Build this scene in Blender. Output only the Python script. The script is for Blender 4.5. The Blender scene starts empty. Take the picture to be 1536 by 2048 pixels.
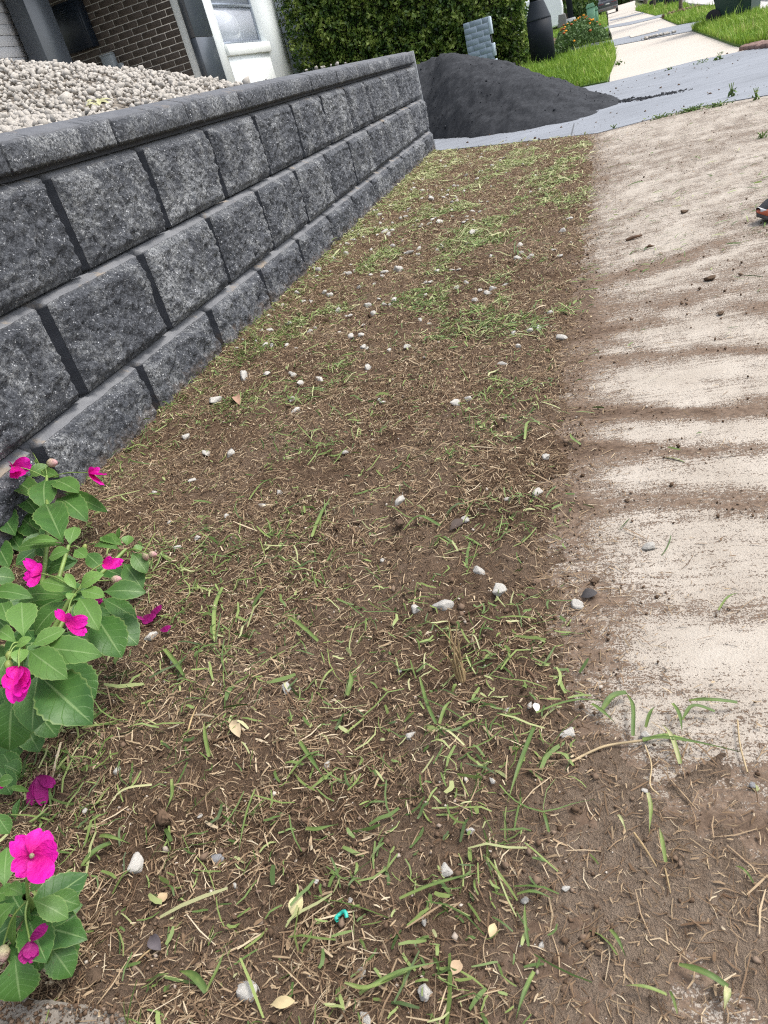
import bpy, bmesh, math, random
import numpy as np
from mathutils import Vector, Matrix, noise as mnoise

random.seed(7)
RNG = np.random.default_rng(11)
sc = bpy.context.scene
COL = sc.collection

# ------------------------------------------------------------------ camera
F, YAW, PITCH, ROLL = 1482.29, 0.35947, 0.515533, -0.286583
CAM = np.array([1.18589, -1.43773, 0.64203])


def cam_axes():
    cy, sy, cp, sp = math.cos(YAW), math.sin(YAW), math.cos(PITCH), math.sin(PITCH)
    f = np.array([-sy * cp, cy * cp, -sp]); r = np.array([cy, sy, 0.0]); u = np.cross(r, f)
    cr, sr = math.cos(ROLL), math.sin(ROLL)
    return cr * r + sr * u, -sr * r + cr * u, f


CR, CU, CF = cam_axes()
cd = bpy.data.cameras.new('camera')
cam = bpy.data.objects.new('camera', cd); COL.objects.link(cam)
cam.matrix_world = Matrix(((CR[0], CU[0], -CF[0], CAM[0]), (CR[1], CU[1], -CF[1], CAM[1]), (CR[2], CU[2], -CF[2], CAM[2]), (0, 0, 0, 1)))
cd.sensor_fit = 'VERTICAL'; cd.sensor_height = 36.0; cd.lens = F / 2048 * 36.0
cd.clip_start = 0.05; cd.clip_end = 500
cd.dof.use_dof = True; cd.dof.focus_distance = 1.35; cd.dof.aperture_fstop = 22.0
sc.camera = cam

# ------------------------------------------------------------------ sky and sun (bright overcast)
SUN_EL, SUN_AZ = math.radians(60), math.radians(76)      # azimuth measured from +Y towards +X
w = bpy.data.worlds.new('World'); sc.world = w; w.use_nodes = True
wn = w.node_tree
sky = wn.nodes.new('ShaderNodeTexSky'); sky.sky_type = 'NISHITA'; sky.sun_disc = False
sky.sun_elevation = SUN_EL; sky.sun_rotation = SUN_AZ; sky.air_density = 1.0; sky.dust_density = 3.0; sky.ozone_density = 1.0
hs_ = wn.nodes.new('ShaderNodeHueSaturation'); hs_.inputs['Saturation'].default_value = 0.42; hs_.inputs['Value'].default_value = 1.0
wn.links.new(sky.outputs[0], hs_.inputs['Color'])
bg = wn.nodes['Background']; bg.inputs['Strength'].default_value = 0.15
wn.links.new(hs_.outputs[0], bg.inputs['Color'])
sd = bpy.data.lights.new('sun', 'SUN'); sd.energy = 1.2; sd.angle = math.radians(15); sd.color = (1.0, 0.955, 0.89)
sun = bpy.data.objects.new('sun', sd); COL.objects.link(sun)
sdir = Vector((math.sin(SUN_AZ) * math.cos(SUN_EL), math.cos(SUN_AZ) * math.cos(SUN_EL), math.sin(SUN_EL)))
sun.rotation_euler = sdir.to_track_quat('Z', 'Y').to_euler(); sun.location = (0, 0, 20)
sc.view_settings.view_transform = 'Standard'; sc.view_settings.look = 'None'
sc.view_settings.exposure = 1.22; sc.view_settings.gamma = 1.0
sc.view_settings.use_curve_mapping = False
sc.cycles.use_denoising = False; sc.cycles.filter_width = 1.1
sc.cycles.max_bounces = 6; sc.cycles.diffuse_bounces = 3; sc.cycles.sample_clamp_indirect = 4.0


# ------------------------------------------------------------------ projection helpers (to read the layout off the photograph)
def ray(x, y):
    return CF + (x - 768) / F * CR - (y - 1024) / F * CU


SLOPE = 0.0125


def zt(Y):
    return SLOPE * np.maximum(0, np.asarray(Y, float) - 5.0)


def g(x, y, z=0.0):
    d = ray(x, y); t = (z - CAM[2]) / d[2]
    return CAM + t * d


def gs(x, y):
    d = ray(x, y)
    if d[2] < 0:
        X = CAM - CAM[2] / d[2] * d
        if X[1] < 5: return X
    t = (SLOPE * (CAM[1] - 5) - CAM[2]) / (d[2] - SLOPE * d[1])
    return CAM + t * d


def on_plane(x, y, axis, val):
    d = ray(x, y); t = (val - CAM[axis]) / d[axis]
    return CAM + t * d


def depth(P):
    return float((np.asarray(P) - CAM) @ CF)


# ------------------------------------------------------------------ numpy noise
class Perlin:
    def __init__(s, seed):
        r = np.random.default_rng(seed)
        s.p = r.permutation(512); a = r.random(512) * 2 * np.pi
        s.gx, s.gy = np.cos(a), np.sin(a)

    def __call__(s, x, y):
        x = np.asarray(x, float); y = np.asarray(y, float)
        xi = np.floor(x).astype(int); yi = np.floor(y).astype(int)
        fx = x - xi; fy = y - yi
        u = fx * fx * fx * (fx * (fx * 6 - 15) + 10); v = fy * fy * fy * (fy * (fy * 6 - 15) + 10)

        def gr(i, j, dx, dy):
            h = s.p[(s.p[(xi + i) & 511] + yi + j) & 511]
            return s.gx[h] * dx + s.gy[h] * dy
        a = gr(0, 0, fx, fy); b = gr(1, 0, fx - 1, fy); c = gr(0, 1, fx, fy - 1); d = gr(1, 1, fx - 1, fy - 1)
        return 1.5 * ((a + u * (b - a)) + v * ((c + u * (d - c)) - (a + u * (b - a))))


PN = [Perlin(100 + i) for i in range(12)]


def fbm(x, y, k=0, oct=4, gain=0.5):
    s = 0; a = 1.0; t = 0
    for i in range(oct):
        s = s + a * PN[(k + i) % 12](x * 2 ** i + 17.3 * i, y * 2 ** i + 5.1 * i); t += a; a *= gain
    return s / t


def sstep(a, b, x):
    t = np.clip((x - a) / (b - a), 0, 1)
    return t * t * (3 - 2 * t)


# ------------------------------------------------------------------ object helpers
def setup(o, label=None, cat=None, group=None, kind=None):
    if label: o['label'] = label
    if cat: o['category'] = cat
    if group: o['group'] = group
    if kind: o['kind'] = kind
    return o


def thing(name, label, cat, loc=(0, 0, 0), group=None, rotz=0.0):
    o = bpy.data.objects.new(name, None); COL.objects.link(o)
    o.empty_display_size = 0.05
    o.location = [float(v) for v in loc]; o.rotation_euler = (0, 0, rotz)
    return setup(o, label, cat, group)


def link(name, me, parent=None, loc=None):
    o = bpy.data.objects.new(name, me); COL.objects.link(o)
    if parent is not None: o.parent = parent
    if loc is not None: o.location = [float(v) for v in loc]
    return o


def mesh_np(name, V, faces, mat=None, smooth=False, attrs=None):
    """faces: (N,3) or (N,4) int array, or list of such arrays."""
    me = bpy.data.meshes.new(name)
    V = np.asarray(V, np.float32).reshape(-1, 3)
    fl = faces if isinstance(faces, list) else [faces]
    fl = [np.asarray(f, np.int32) for f in fl if len(f)]
    loops = np.concatenate([f.ravel() for f in fl])
    tot = np.concatenate([np.full(len(f), f.shape[1], np.int32) for f in fl])
    start = np.concatenate([[0], np.cumsum(tot)[:-1]]).astype(np.int32)
    me.vertices.add(len(V)); me.vertices.foreach_set('co', V.ravel())
    me.loops.add(len(loops)); me.loops.foreach_set('vertex_index', loops)
    me.polygons.add(len(tot)); me.polygons.foreach_set('loop_start', start); me.polygons.foreach_set('loop_total', tot)
    if smooth: me.polygons.foreach_set('use_smooth', np.ones(len(tot), bool))
    for k, a in (attrs or {}).items():
        at = me.attributes.new(k, 'FLOAT', 'POINT'); at.data.foreach_set('value', np.asarray(a, np.float32).ravel())
    if mat: me.materials.append(mat)
    me.update(calc_edges=True); me.validate()
    return me


def grid_faces(nr, nc):
    i = np.arange((nr - 1) * (nc - 1)); r = i // (nc - 1); c = i % (nc - 1); a = r * nc + c
    return np.stack([a, a + 1, a + nc + 1, a + nc], 1)


def box_vf(x0, x1, y0, y1, z0, z1):
    V = np.array([(x, y, z) for z in (z0, z1) for y in (y0, y1) for x in (x0, x1)], float)
    Fc = np.array([(0, 2, 3, 1), (4, 5, 7, 6), (0, 1, 5, 4), (2, 6, 7, 3), (0, 4, 6, 2), (1, 3, 7, 5)])
    return V, Fc


def box_mesh(name, x0, x1, y0, y1, z0, z1, mat, bev=0.0):
    V, Fc = box_vf(x0, x1, y0, y1, z0, z1)
    me = mesh_np(name, V, Fc, mat)
    if bev > 0: bevel_mesh(me, bev)
    return me


def bevel_mesh(me, w, seg=1):
    bm = bmesh.new(); bm.from_mesh(me)
    bmesh.ops.bevel(bm, geom=bm.edges[:], offset=w, segments=seg, affect='EDGES', profile=0.5)
    bm.to_mesh(me); bm.free()


def prism_mesh(name, poly, h0, h1, mat, axis='z', bev=0.0):
    """extrude a 2-D polygon along an axis between h0 and h1."""
    n = len(poly); V = []
    for h in (h0, h1):
        for a, b in poly:
            V.append({'z': (a, b, h), 'y': (a, h, b), 'x': (h, a, b)}[axis])
    bm = bmesh.new(); vs = [bm.verts.new(v) for v in V]
    bm.faces.new(vs[:n][::-1]); bm.faces.new(vs[n:])
    for i in range(n): bm.faces.new((vs[i], vs[(i + 1) % n], vs[n + (i + 1) % n], vs[n + i]))
    bmesh.ops.recalc_face_normals(bm, faces=bm.faces[:])
    if bev: bmesh.ops.bevel(bm, geom=bm.edges[:], offset=bev, segments=2, affect='EDGES', profile=0.5)
    me = bpy.data.meshes.new(name); bm.to_mesh(me); bm.free()
    if mat: me.materials.append(mat)
    return me


def lathe_mesh(name, prof, mat, n=28, smooth=True):
    V = []
    for r, z in prof:
        for i in range(n):
            a = 2 * math.pi * i / n; V.append((r * math.cos(a), r * math.sin(a), z))
    Fq = []
    for k in range(len(prof) - 1):
        for i in range(n):
            j = (i + 1) % n; Fq.append((k * n + i, k * n + j, (k + 1) * n + j, (k + 1) * n + i))
    V += [(0, 0, prof[0][1]), (0, 0, prof[-1][1])]; b = len(V) - 2
    T = [(b, (i + 1) % n, i) for i in range(n)] + [(b + 1, (len(prof) - 1) * n + i, (len(prof) - 1) * n + (i + 1) % n) for i in range(n)]
    me = mesh_np(name, V, [np.array(Fq), np.array(T)], mat)
    if smooth:
        me.polygons.foreach_set('use_smooth', np.array([len(p.vertices) == 4 for p in me.polygons]))
    return me


def tube_vf(pts, rad, n=6):
    pts = np.asarray(pts, float); k = len(pts); rad = np.broadcast_to(rad, (k,))
    T = np.gradient(pts, axis=0); T /= np.linalg.norm(T, axis=1)[:, None] + 1e-9
    ref = np.array([0.3, 0.2, 1.0]) if abs(T[0, 2]) < 0.8 else np.array([1.0, 0.2, 0.1])
    A = np.cross(T, ref); A /= np.linalg.norm(A, axis=1)[:, None]; B = np.cross(T, A)
    ang = np.arange(n) * 2 * np.pi / n
    V = pts[:, None] + rad[:, None, None] * (np.cos(ang)[None, :, None] * A[:, None] + np.sin(ang)[None, :, None] * B[:, None])
    Fq = []
    for r in range(k - 1):
        for i in range(n): Fq.append((r * n + i, r * n + (i + 1) % n, (r + 1) * n + (i + 1) % n, (r + 1) * n + i))
    return V.reshape(-1, 3), np.array(Fq)


def tube_mesh(name, pts, rad, mat, n=6):
    V, Fq = tube_vf(pts, rad, n)
    return mesh_np(name, V, Fq, mat, smooth=True)


def join_vf(parts):
    V = []; Fl = {3: [], 4: []}; o = 0
    for v, f in parts:
        V.append(np.asarray(v)); f = np.asarray(f); Fl[f.shape[1]].append(f + o); o += len(v)
    return np.concatenate(V), [np.concatenate(a) for a in Fl.values() if a]


def spline(pts, n):
    pts = np.asarray(pts, float)
    if len(pts) == 2: return pts[0] + (pts[1] - pts[0]) * np.linspace(0, 1, n)[:, None]
    P = np.vstack([2 * pts[0] - pts[1], pts, 2 * pts[-1] - pts[-2]])
    out = []
    for t in np.linspace(0, len(pts) - 1 - 1e-6, n):
        i = int(t); u = t - i; a, b, c, d = P[i:i + 4]
        out.append(0.5 * (2 * b + (c - a) * u + (2 * a - 5 * b + 4 * c - d) * u * u + (3 * b - a - 3 * c + d) * u ** 3))
    return np.array(out)


# ------------------------------------------------------------------ materials
class M:
    def __init__(s, name, rough=0.8, spec=0.3):
        s.m = bpy.data.materials.new(name); s.m.use_nodes = True
        s.t = s.m.node_tree; s.b = s.t.nodes['Principled BSDF']
        s.b.inputs['Roughness'].default_value = rough; s.b.inputs['Specular IOR Level'].default_value = spec
        s._co = None

    def n(s, typ, **kw):
        nd = s.t.nodes.new(typ)
        for k, v in kw.items(): setattr(nd, k, v)
        return nd

    def val(s, sock, v):
        if hasattr(v, 'is_linked') or isinstance(v, bpy.types.NodeSocket): s.t.links.new(v, sock)
        else: sock.default_value = v

    def co(s, kind='Object'):
        tc = s.n('ShaderNodeTexCoord'); return tc.outputs[kind]

    def mapping(s, vec, scale=(1, 1, 1), rot=(0, 0, 0), loc=(0, 0, 0)):
        mp = s.n('ShaderNodeMapping'); s.val(mp.inputs['Vector'], vec)
        mp.inputs['Scale'].default_value = scale; mp.inputs['Rotation'].default_value = rot; mp.inputs['Location'].default_value = loc
        return mp.outputs[0]

    def noise(s, vec, scale, detail=4, rough=0.6, dist=0.0):
        nd = s.n('ShaderNodeTexNoise'); s.val(nd.inputs['Vector'], vec)
        nd.inputs['Scale'].default_value = scale; nd.inputs['Detail'].default_value = detail
        nd.inputs['Roughness'].default_value = rough; nd.inputs['Distortion'].default_value = dist
        return nd.outputs['Fac']

    def voro(s, vec, scale, feature='F1', out='Distance', rand=1.0):
        nd = s.n('ShaderNodeTexVoronoi', feature=feature); s.val(nd.inputs['Vector'], vec)
        nd.inputs['Scale'].default_value = scale; nd.inputs['Randomness'].default_value = rand
        return nd.outputs[out]

    def attr(s, name):
        nd = s.n('ShaderNodeAttribute', attribute_name=name); return nd.outputs['Fac']

    def rand(s):
        return s.n('ShaderNodeObjectInfo').outputs['Random']

    def ramp(s, fac, stops, interp='LINEAR'):
        nd = s.n('ShaderNodeValToRGB'); s.val(nd.inputs['Fac'], fac); cr = nd.color_ramp; cr.interpolation = interp
        while len(cr.elements) < len(stops): cr.elements.new(0.5)
        for e, (p, c) in zip(cr.elements, stops):
            e.position = p; e.color = (c, c, c, 1) if isinstance(c, (int, float)) else (*c, 1)
        return nd.outputs['Color']

    def mix(s, fac, a, b, mode='MIX'):
        nd = s.n('ShaderNodeMix', data_type='RGBA', blend_type=mode); s.val(nd.inputs[0], fac)
        for sock, v in ((nd.inputs[6], a), (nd.inputs[7], b)):
            s.val(sock, (*v, 1) if isinstance(v, tuple) and len(v) == 3 else v)
        return nd.outputs[2]

    def math(s, op, a, b=0.0, c=0.0):
        nd = s.n('ShaderNodeMath', operation=op); s.val(nd.inputs[0], a); s.val(nd.inputs[1], b); s.val(nd.inputs[2], c)
        return nd.outputs[0]

    def bump(s, h, strength=0.5, dist=0.01):
        nd = s.n('ShaderNodeBump'); s.val(nd.inputs['Height'], h); nd.inputs['Strength'].default_value = strength; nd.inputs['Distance'].default_value = dist
        s.t.links.new(nd.outputs[0], s.b.inputs['Normal']); return s

    def color(s, c):
        s.val(s.b.inputs['Base Color'], (*c, 1) if isinstance(c, tuple) else c); return s

    def trans(s, col, fac=0.3):
        """thin leaf: mix in some translucency"""
        tr = s.n('ShaderNodeBsdfTranslucent'); s.val(tr.inputs['Color'], col)
        mx = s.n('ShaderNodeMixShader'); mx.inputs[0].default_value = fac
        s.t.links.new(s.b.outputs[0], mx.inputs[1]); s.t.links.new(tr.outputs[0], mx.inputs[2])
        s.t.links.new(mx.outputs[0], s.t.nodes['Material Output'].inputs['Surface']); return s


def simple(name, col, rough=0.6, var=0.15, scale=6.0, bump=0.0, spec=0.4, metal=0.0):
    m = M(name, rough, spec); co = m.co()
    n = m.noise(co, scale, 5)
    lo = tuple(max(0, c * (1 - var)) for c in col); hi = tuple(min(1, c * (1 + var)) for c in col)
    m.color(m.ramp(n, [(0.3, lo), (0.7, hi)])); m.b.inputs['Metallic'].default_value = metal
    if bump: m.bump(m.noise(co, scale * 12, 3), bump, 0.004)
    return m.m


def mat_block():
    m = M('split_face_block', 0.8, 0.4)
    info = m.n('ShaderNodeObjectInfo'); co = m.co('Object')
    vm = m.n('ShaderNodeVectorMath', operation='SCALE'); m.t.links.new(info.outputs['Random'], vm.inputs['Scale']); vm.inputs[0].default_value = (7, 13, 5)
    va = m.n('ShaderNodeVectorMath', operation='ADD'); m.t.links.new(co, va.inputs[0]); m.t.links.new(vm.outputs[0], va.inputs[1]); v = va.outputs[0]
    rough_mask = m.attr('rough')
    grain = m.math('ADD', m.math('MULTIPLY', m.noise(v, 170, 5, 0.8), 0.65), m.math('MULTIPLY', m.noise(v, 38, 5, 0.7), 0.35))
    base = m.ramp(grain, [(0.38, (0.014, 0.0155, 0.019)), (0.49, (0.054, 0.059, 0.069)), (0.58, (0.110, 0.117, 0.132)), (0.66, (0.30, 0.31, 0.325))])
    smooth_c = m.ramp(m.noise(v, 30, 5), [(0.3, (0.046, 0.050, 0.060)), (0.7, (0.060, 0.065, 0.077))])
    c = m.mix(rough_mask, smooth_c, base)
    cloud = m.ramp(m.math('ADD', m.noise(v, 6.0, 6, 0.72, 0.8), m.math('MULTIPLY', info.outputs['Random'], 0.09)), [(0.52, 0.0), (0.68, 1.0)])
    grit = m.ramp(m.noise(v, 130, 5, 0.85), [(0.44, 0.0), (0.58, 1.0)])
    c = m.mix(m.math('MULTIPLY', m.math('MULTIPLY', m.math('MULTIPLY', cloud, grit), 0.85), rough_mask), c, (0.40, 0.41, 0.41))
    fl = m.ramp(m.voro(v, 150), [(0.20, 1.0), (0.32, 0.0)])
    flr = m.ramp(m.noise(v, 80, 2), [(0.52, 0.0), (0.60, 1.0)])
    c = m.mix(m.math('MULTIPLY', m.math('MULTIPLY', m.math('MULTIPLY', fl, flr), 0.85), rough_mask), c, (0.55, 0.56, 0.57))
    # upper ledge painted paler for the sky light on it, patchy with lime bloom
    led = m.math('MULTIPLY', m.attr('ledge'), m.ramp(m.noise(v, 14, 4, 0.7), [(0.25, 0.45), (0.6, 1.0)]))
    c = m.mix(m.math('MULTIPLY', led, 0.75), c, (0.195, 0.198, 0.205))
    dirt = m.math('MULTIPLY', m.attr('ledge'), m.ramp(m.noise(v, 9, 4, 0.7), [(0.58, 0.0), (0.66, 1.0)]))
    c = m.mix(m.math('MULTIPLY', dirt, 0.7), c, (0.25, 0.20, 0.145))
    sep = m.n('ShaderNodeSeparateXYZ'); m.t.links.new(m.n('ShaderNodeNewGeometry').outputs['Position'], sep.inputs[0])
    foot = m.ramp(m.math('ADD', m.math('MULTIPLY', sep.outputs['Z'], 7.0), m.math('MULTIPLY', m.math('SUBTRACT', m.noise(v, 24, 5, 0.75), 0.5), 1.3)), [(0.10, 1.0), (0.42, 0.0)])
    c = m.mix(m.math('MULTIPLY', foot, 0.6), c, (0.15, 0.105, 0.072))
    m.color(c)
    h = m.math('ADD', m.math('MULTIPLY', m.math('ADD', m.noise(v, 60, 6, 0.8), m.math('MULTIPLY', m.voro(v, 85), 0.5)), rough_mask), m.math('MULTIPLY', m.noise(v, 300, 2), 0.10))
    m.bump(h, 1.0, 0.012)
    return m.m


def mat_soil():
    m = M('dark_soil', 0.95, 0.1); co = m.co('Object')
    n1 = m.noise(co, 3.2, 6, 0.6); n2 = m.noise(co, 60, 6, 0.7)
    c = m.ramp(m.math('ADD', m.math('MULTIPLY', n1, 0.45), m.math('MULTIPLY', n2, 0.55)),
               [(0.36, (0.050, 0.029, 0.0165)), (0.5, (0.162, 0.102, 0.063)), (0.64, (0.280, 0.190, 0.126))])
    sp = m.ramp(m.voro(co, 260), [(0.10, 1.0), (0.2, 0.0)])
    spm = m.ramp(m.noise(co, 90, 2), [(0.52, 0.0), (0.62, 1.0)])
    c = m.mix(m.math('MULTIPLY', m.math('MULTIPLY', sp, spm), 0.8), c, (0.34, 0.29, 0.23))
    dry = m.ramp(m.noise(co, 3.3, 5, 0.65), [(0.46, 0.0), (0.62, 1.0)])
    c = m.mix(m.math('MULTIPLY', dry, 0.55), c, (0.235, 0.172, 0.125))
    gr = m.ramp(m.noise(co, 330, 3, 0.7), [(0.38, 0.0), (0.62, 1.0)])
    c = m.mix(m.math('MULTIPLY', gr, 0.4), c, (0.24, 0.175, 0.125))
    c = m.mix(m.math('MULTIPLY', m.attr('dust'), m.ramp(n2, [(0.36, 0.25), (0.6, 0.85)])), c, (0.34, 0.262, 0.195))
    m.color(c); m.bump(m.math('ADD', n2, m.math('MULTIPLY', m.noise(co, 240, 4, 0.8), 0.9)), 1.0, 0.014)
    return m.m


def mat_footpath():
    m = M('dirty_concrete', 0.9, 0.2); co = m.co('Object')
    fine = m.noise(co, 170, 5, 0.8); mid = m.noise(co, 22, 5, 0.65)
    st = m.math('ADD', m.math('MULTIPLY', m.noise(m.mapping(co, (6, 95, 1), (0, 0, math.radians(10))), 1.0, 6, 0.75), 0.5), m.math('MULTIPLY', m.noise(m.mapping(co, (10, 150, 1), (0, 0, math.radians(-22))), 1.0, 5, 0.7), 0.5))
    conc = m.ramp(m.noise(co, 8, 5), [(0.3, (0.335, 0.298, 0.25)), (0.7, (0.43, 0.39, 0.335))])
    pores = m.ramp(m.noise(co, 420, 2, 0.5), [(0.33, 1.0), (0.42, 0.0)])
    conc = m.mix(m.math('MULTIPLY', pores, 0.5), conc, (0.27, 0.22, 0.17))
    d = m.attr('dirt')
    # soil grains sit on the concrete where the film is thick enough
    s = m.math('ADD', m.math('ADD', m.math('MULTIPLY', m.math('SUBTRACT', fine, 0.5), 1.5), m.math('MULTIPLY', m.math('SUBTRACT', m.noise(co, 420, 3, 0.7), 0.5), 2.0)), m.math('MULTIPLY', m.math('SUBTRACT', mid, 0.5), 0.6))
    s = m.math('ADD', s, m.math('MULTIPLY', m.math('SUBTRACT', st, 0.5), 1.7))
    cover = m.ramp(m.math('ADD', d, s), [(0.50, 0.0), (0.60, 1.0)])
    film = m.math('MULTIPLY', d, 0.42)
    dirtc = m.ramp(m.noise(co, 110, 5, 0.7), [(0.35, (0.085, 0.055, 0.036)), (0.65, (0.20, 0.140, 0.098))])
    c = m.mix(film, conc, (0.25, 0.185, 0.138)); c = m.mix(m.math('MULTIPLY', cover, 0.93), c, dirtc)
    c = m.mix(m.math('MULTIPLY', m.ramp(m.math('ADD', d, m.math('MULTIPLY', m.math('SUBTRACT', mid, 0.5), 0.8)), [(0.78, 0.0), (1.05, 1.0)]), 0.75), c, m.ramp(m.noise(co, 70, 6, 0.75), [(0.33, (0.034, 0.021, 0.013)), (0.66, (0.125, 0.083, 0.056))]))
    m.color(c)
    m.bump(m.math('ADD', m.math('MULTIPLY', cover, 1.0), m.math('MULTIPLY', m.noise(co, 300, 3, 0.8), 0.6)), 0.7, 0.004)
    return m.m


def mat_concrete(name, col, var=0.12, streak=True, bump=0.3):
    m = M(name, 0.85, 0.25); co = m.co('Object')
    n = m.noise(co, 1.8, 6, 0.65); n2 = m.noise(co, 60, 4, 0.7)
    if streak: n = m.math('ADD', m.math('MULTIPLY', n, 0.5), m.math('MULTIPLY', m.noise(m.mapping(co, (1.2, 9, 1)), 1.5, 5, 0.6), 0.5))
    c = m.ramp(n, [(0.32, tuple(x * (1 - var) for x in col)), (0.66, tuple(min(1, x * (1 + var)) for x in col))])
    c = m.mix(m.ramp(n2, [(0.3, 0.25), (0.45, 0.0)]), c, tuple(x * 0.55 for x in col))
    m.color(c); m.bump(n2, bump, 0.004)
    return m.m


def mat_tinted(name, stops, rough=0.75, spec=0.3, tl=0.0, tcol=None):
    m = M(name, rough, spec)
    c = m.ramp(m.attr('tint'), stops); m.color(c)
    if tl: m.trans(c if tcol is None else (*tcol, 1), tl)
    return m.m


def mat_leaf(name, dark, light, vein, rough=0.42):
    m = M(name, rough + .08, 0.3)
    s = m.attr('ls'); t = m.attr('lt')
    co = m.co('Object')
    base = m.mix(m.ramp(m.noise(co, 22, 4), [(0.3, 0.0), (0.7, 1.0)]), dark, light)
    young = m.attr('young')
    base = m.mix(m.math('MULTIPLY', young, 0.75), base, (0.19, 0.33, 0.075))
    mid = m.ramp(s, [(0.025, 1.0), (0.07, 0.0)])
    wv = m.math('FRACT', m.math('SUBTRACT', m.math('MULTIPLY', t, 7.0), m.math('MULTIPLY', s, 1.6)))
    side = m.ramp(wv, [(0.0, 1.0), (0.09, 0.0)])
    c = m.mix(m.math('MULTIPLY', mid, 0.6), base, vein)
    c = m.mix(m.math('MULTIPLY', side, 0.22), c, vein)
    edge = m.ramp(s, [(0.90, 0.0), (0.985, 1.0)])
    c = m.mix(m.math('MULTIPLY', edge, 0.45), c, (0.25, 0.33, 0.11))
    sp = m.ramp(m.noise(co, 190, 2), [(0.70, 0.0), (0.74, 1.0)])
    c = m.mix(m.math('MULTIPLY', sp, 0.5), c, (0.11, 0.08, 0.035))
    m.color(c)
    m.bump(m.math('ADD', m.math('MULTIPLY', side, -0.6), m.math('MULTIPLY', m.noise(co, 120, 3), 0.6)), 0.35, 0.003)
    m.trans(m.mix(0.35, c, (0.25, 0.42, 0.06)), 0.22)
    return m.m


def mat_petal(name, a, b):
    m = M(name, 0.55, 0.25); t = m.attr('lt'); co = m.co('Object')
    c = m.ramp(m.math('ADD', t, m.math('MULTIPLY', m.math('SUBTRACT', m.noise(m.mapping(co, (1, 1, 1)), 60, 3), 0.5), 0.3)),
               [(0.0, tuple(x * 0.7 for x in a)), (0.25, a), (0.9, b)])
    c = m.mix(m.ramp(m.noise(co, 55, 4), [(0.55, 0.0), (0.75, 0.45)]), c, tuple(min(1, x * 1.5 + 0.06) for x in b))
    m.color(c); m.bump(m.math('ADD', m.noise(co, 90, 4), m.noise(m.mapping(co, (1, 1, 3)), 160, 3)), 0.6, 0.004); m.trans(c, 0.35)
    return m.m


def mat_rock(name, dark, mid, light, scale=40):
    m = M(name, 0.92, 0.2); co = m.co('Object'); r = m.rand()
    n = m.noise(co, scale, 6, 0.75)
    c = m.ramp(n, [(0.3, dark), (0.5, mid), (0.72, light)])
    c = m.mix(m.math('MULTIPLY', r, 0.35), c, tuple(x * 0.72 for x in mid))
    pit = m.ramp(m.voro(co, scale * 3.2), [(0.1, 1.0), (0.28, 0.0)])
    pm = m.ramp(m.noise(co, scale * 1.2, 2), [(0.52, 0.0), (0.6, 1.0)])
    c = m.mix(m.math('MULTIPLY', m.math('MULTIPLY', pit, pm), 0.45), c, dark)
    m.color(c); m.bump(n, 0.5, 0.004)
    return m.m


MB = mat_block(); MSOIL = mat_soil(); MPATH = mat_footpath()
MDRIVE = mat_concrete('grey_sealed_driveway', (0.200, 0.214, 0.236), 0.22)
MPATHFAR = mat_concrete('pale_path', (0.43, 0.39, 0.34), 0.08)
MROAD = mat_concrete('road_asphalt', (0.20, 0.20, 0.205), 0.1, False, 0.5)
MKERB = mat_concrete('kerb_concrete', (0.40, 0.39, 0.365), 0.1, False)
MEDGE = mat_concrete('edging_concrete', (0.165, 0.145, 0.122), 0.45, False, 1.0)
MSTRAW = mat_tinted('dry_straw', [(0.0, (0.090, 0.052, 0.029)), (0.35, (0.195, 0.130, 0.078)), (0.72, (0.36, 0.27, 0.168)), (1.0, (0.57, 0.485, 0.345))], 0.8, 0.2, 0.1)
MGREEN = mat_tinted('cut_grass_green', [(0.0, (0.038, 0.066, 0.018)), (0.4, (0.090, 0.145, 0.036)), (0.75, (0.21, 0.270, 0.080)), (1.0, (0.42, 0.41, 0.22))], 0.55, 0.35, 0.18)
MLAWN = mat_tinted('lawn_green', [(0.0, (0.085, 0.150, 0.018)), (0.5, (0.175, 0.300, 0.032)), (0.85, (0.29, 0.41, 0.060)), (1.0, (0.42, 0.43, 0.15))], 0.6, 0.3, 0.25)
MCRUMB = mat_tinted('soil_crumb', [(0.0, (0.055, 0.035, 0.022)), (0.5, (0.125, 0.083, 0.055)), (0.85, (0.20, 0.145, 0.105)), (1.0, (0.45, 0.40, 0.34))], 0.95, 0.1)
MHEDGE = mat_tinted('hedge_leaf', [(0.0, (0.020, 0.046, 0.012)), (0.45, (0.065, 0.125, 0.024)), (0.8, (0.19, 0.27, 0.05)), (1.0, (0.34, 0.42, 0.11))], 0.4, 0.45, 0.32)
MTREE = mat_tinted('tree_leaf', [(0.0, (0.022, 0.045, 0.012)), (0.5, (0.055, 0.105, 0.026)), (1.0, (0.16, 0.22, 0.06))], 0.5, 0.3, 0.2)
MCHALK = mat_rock('chalky_stone', (0.24, 0.215, 0.18), (0.43, 0.41, 0.37), (0.62, 0.605, 0.57), 42)
MGRAV = mat_rock('crushed_gravel', (0.25, 0.225, 0.195), (0.41, 0.38, 0.338), (0.60, 0.565, 0.51), 30)
MGAPSHADE = simple('gravel_gap_shade', (0.20, 0.175, 0.145), 0.95, 0.4, 30, 0.8)  # mound base darkened: shade in the gaps between stones put into its colour
MGREYST = mat_rock('grey_stone', (0.10, 0.10, 0.10), (0.22, 0.22, 0.225), (0.4, 0.4, 0.4), 60)
MCLOD = mat_rock('soil_clod', (0.040, 0.026, 0.017), (0.105, 0.070, 0.046), (0.20, 0.145, 0.10), 60)
MLEAF = mat_leaf('impatiens_leaf', (0.026, 0.082, 0.018), (0.062, 0.150, 0.032), (0.22, 0.32, 0.13), 0.36)
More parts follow.
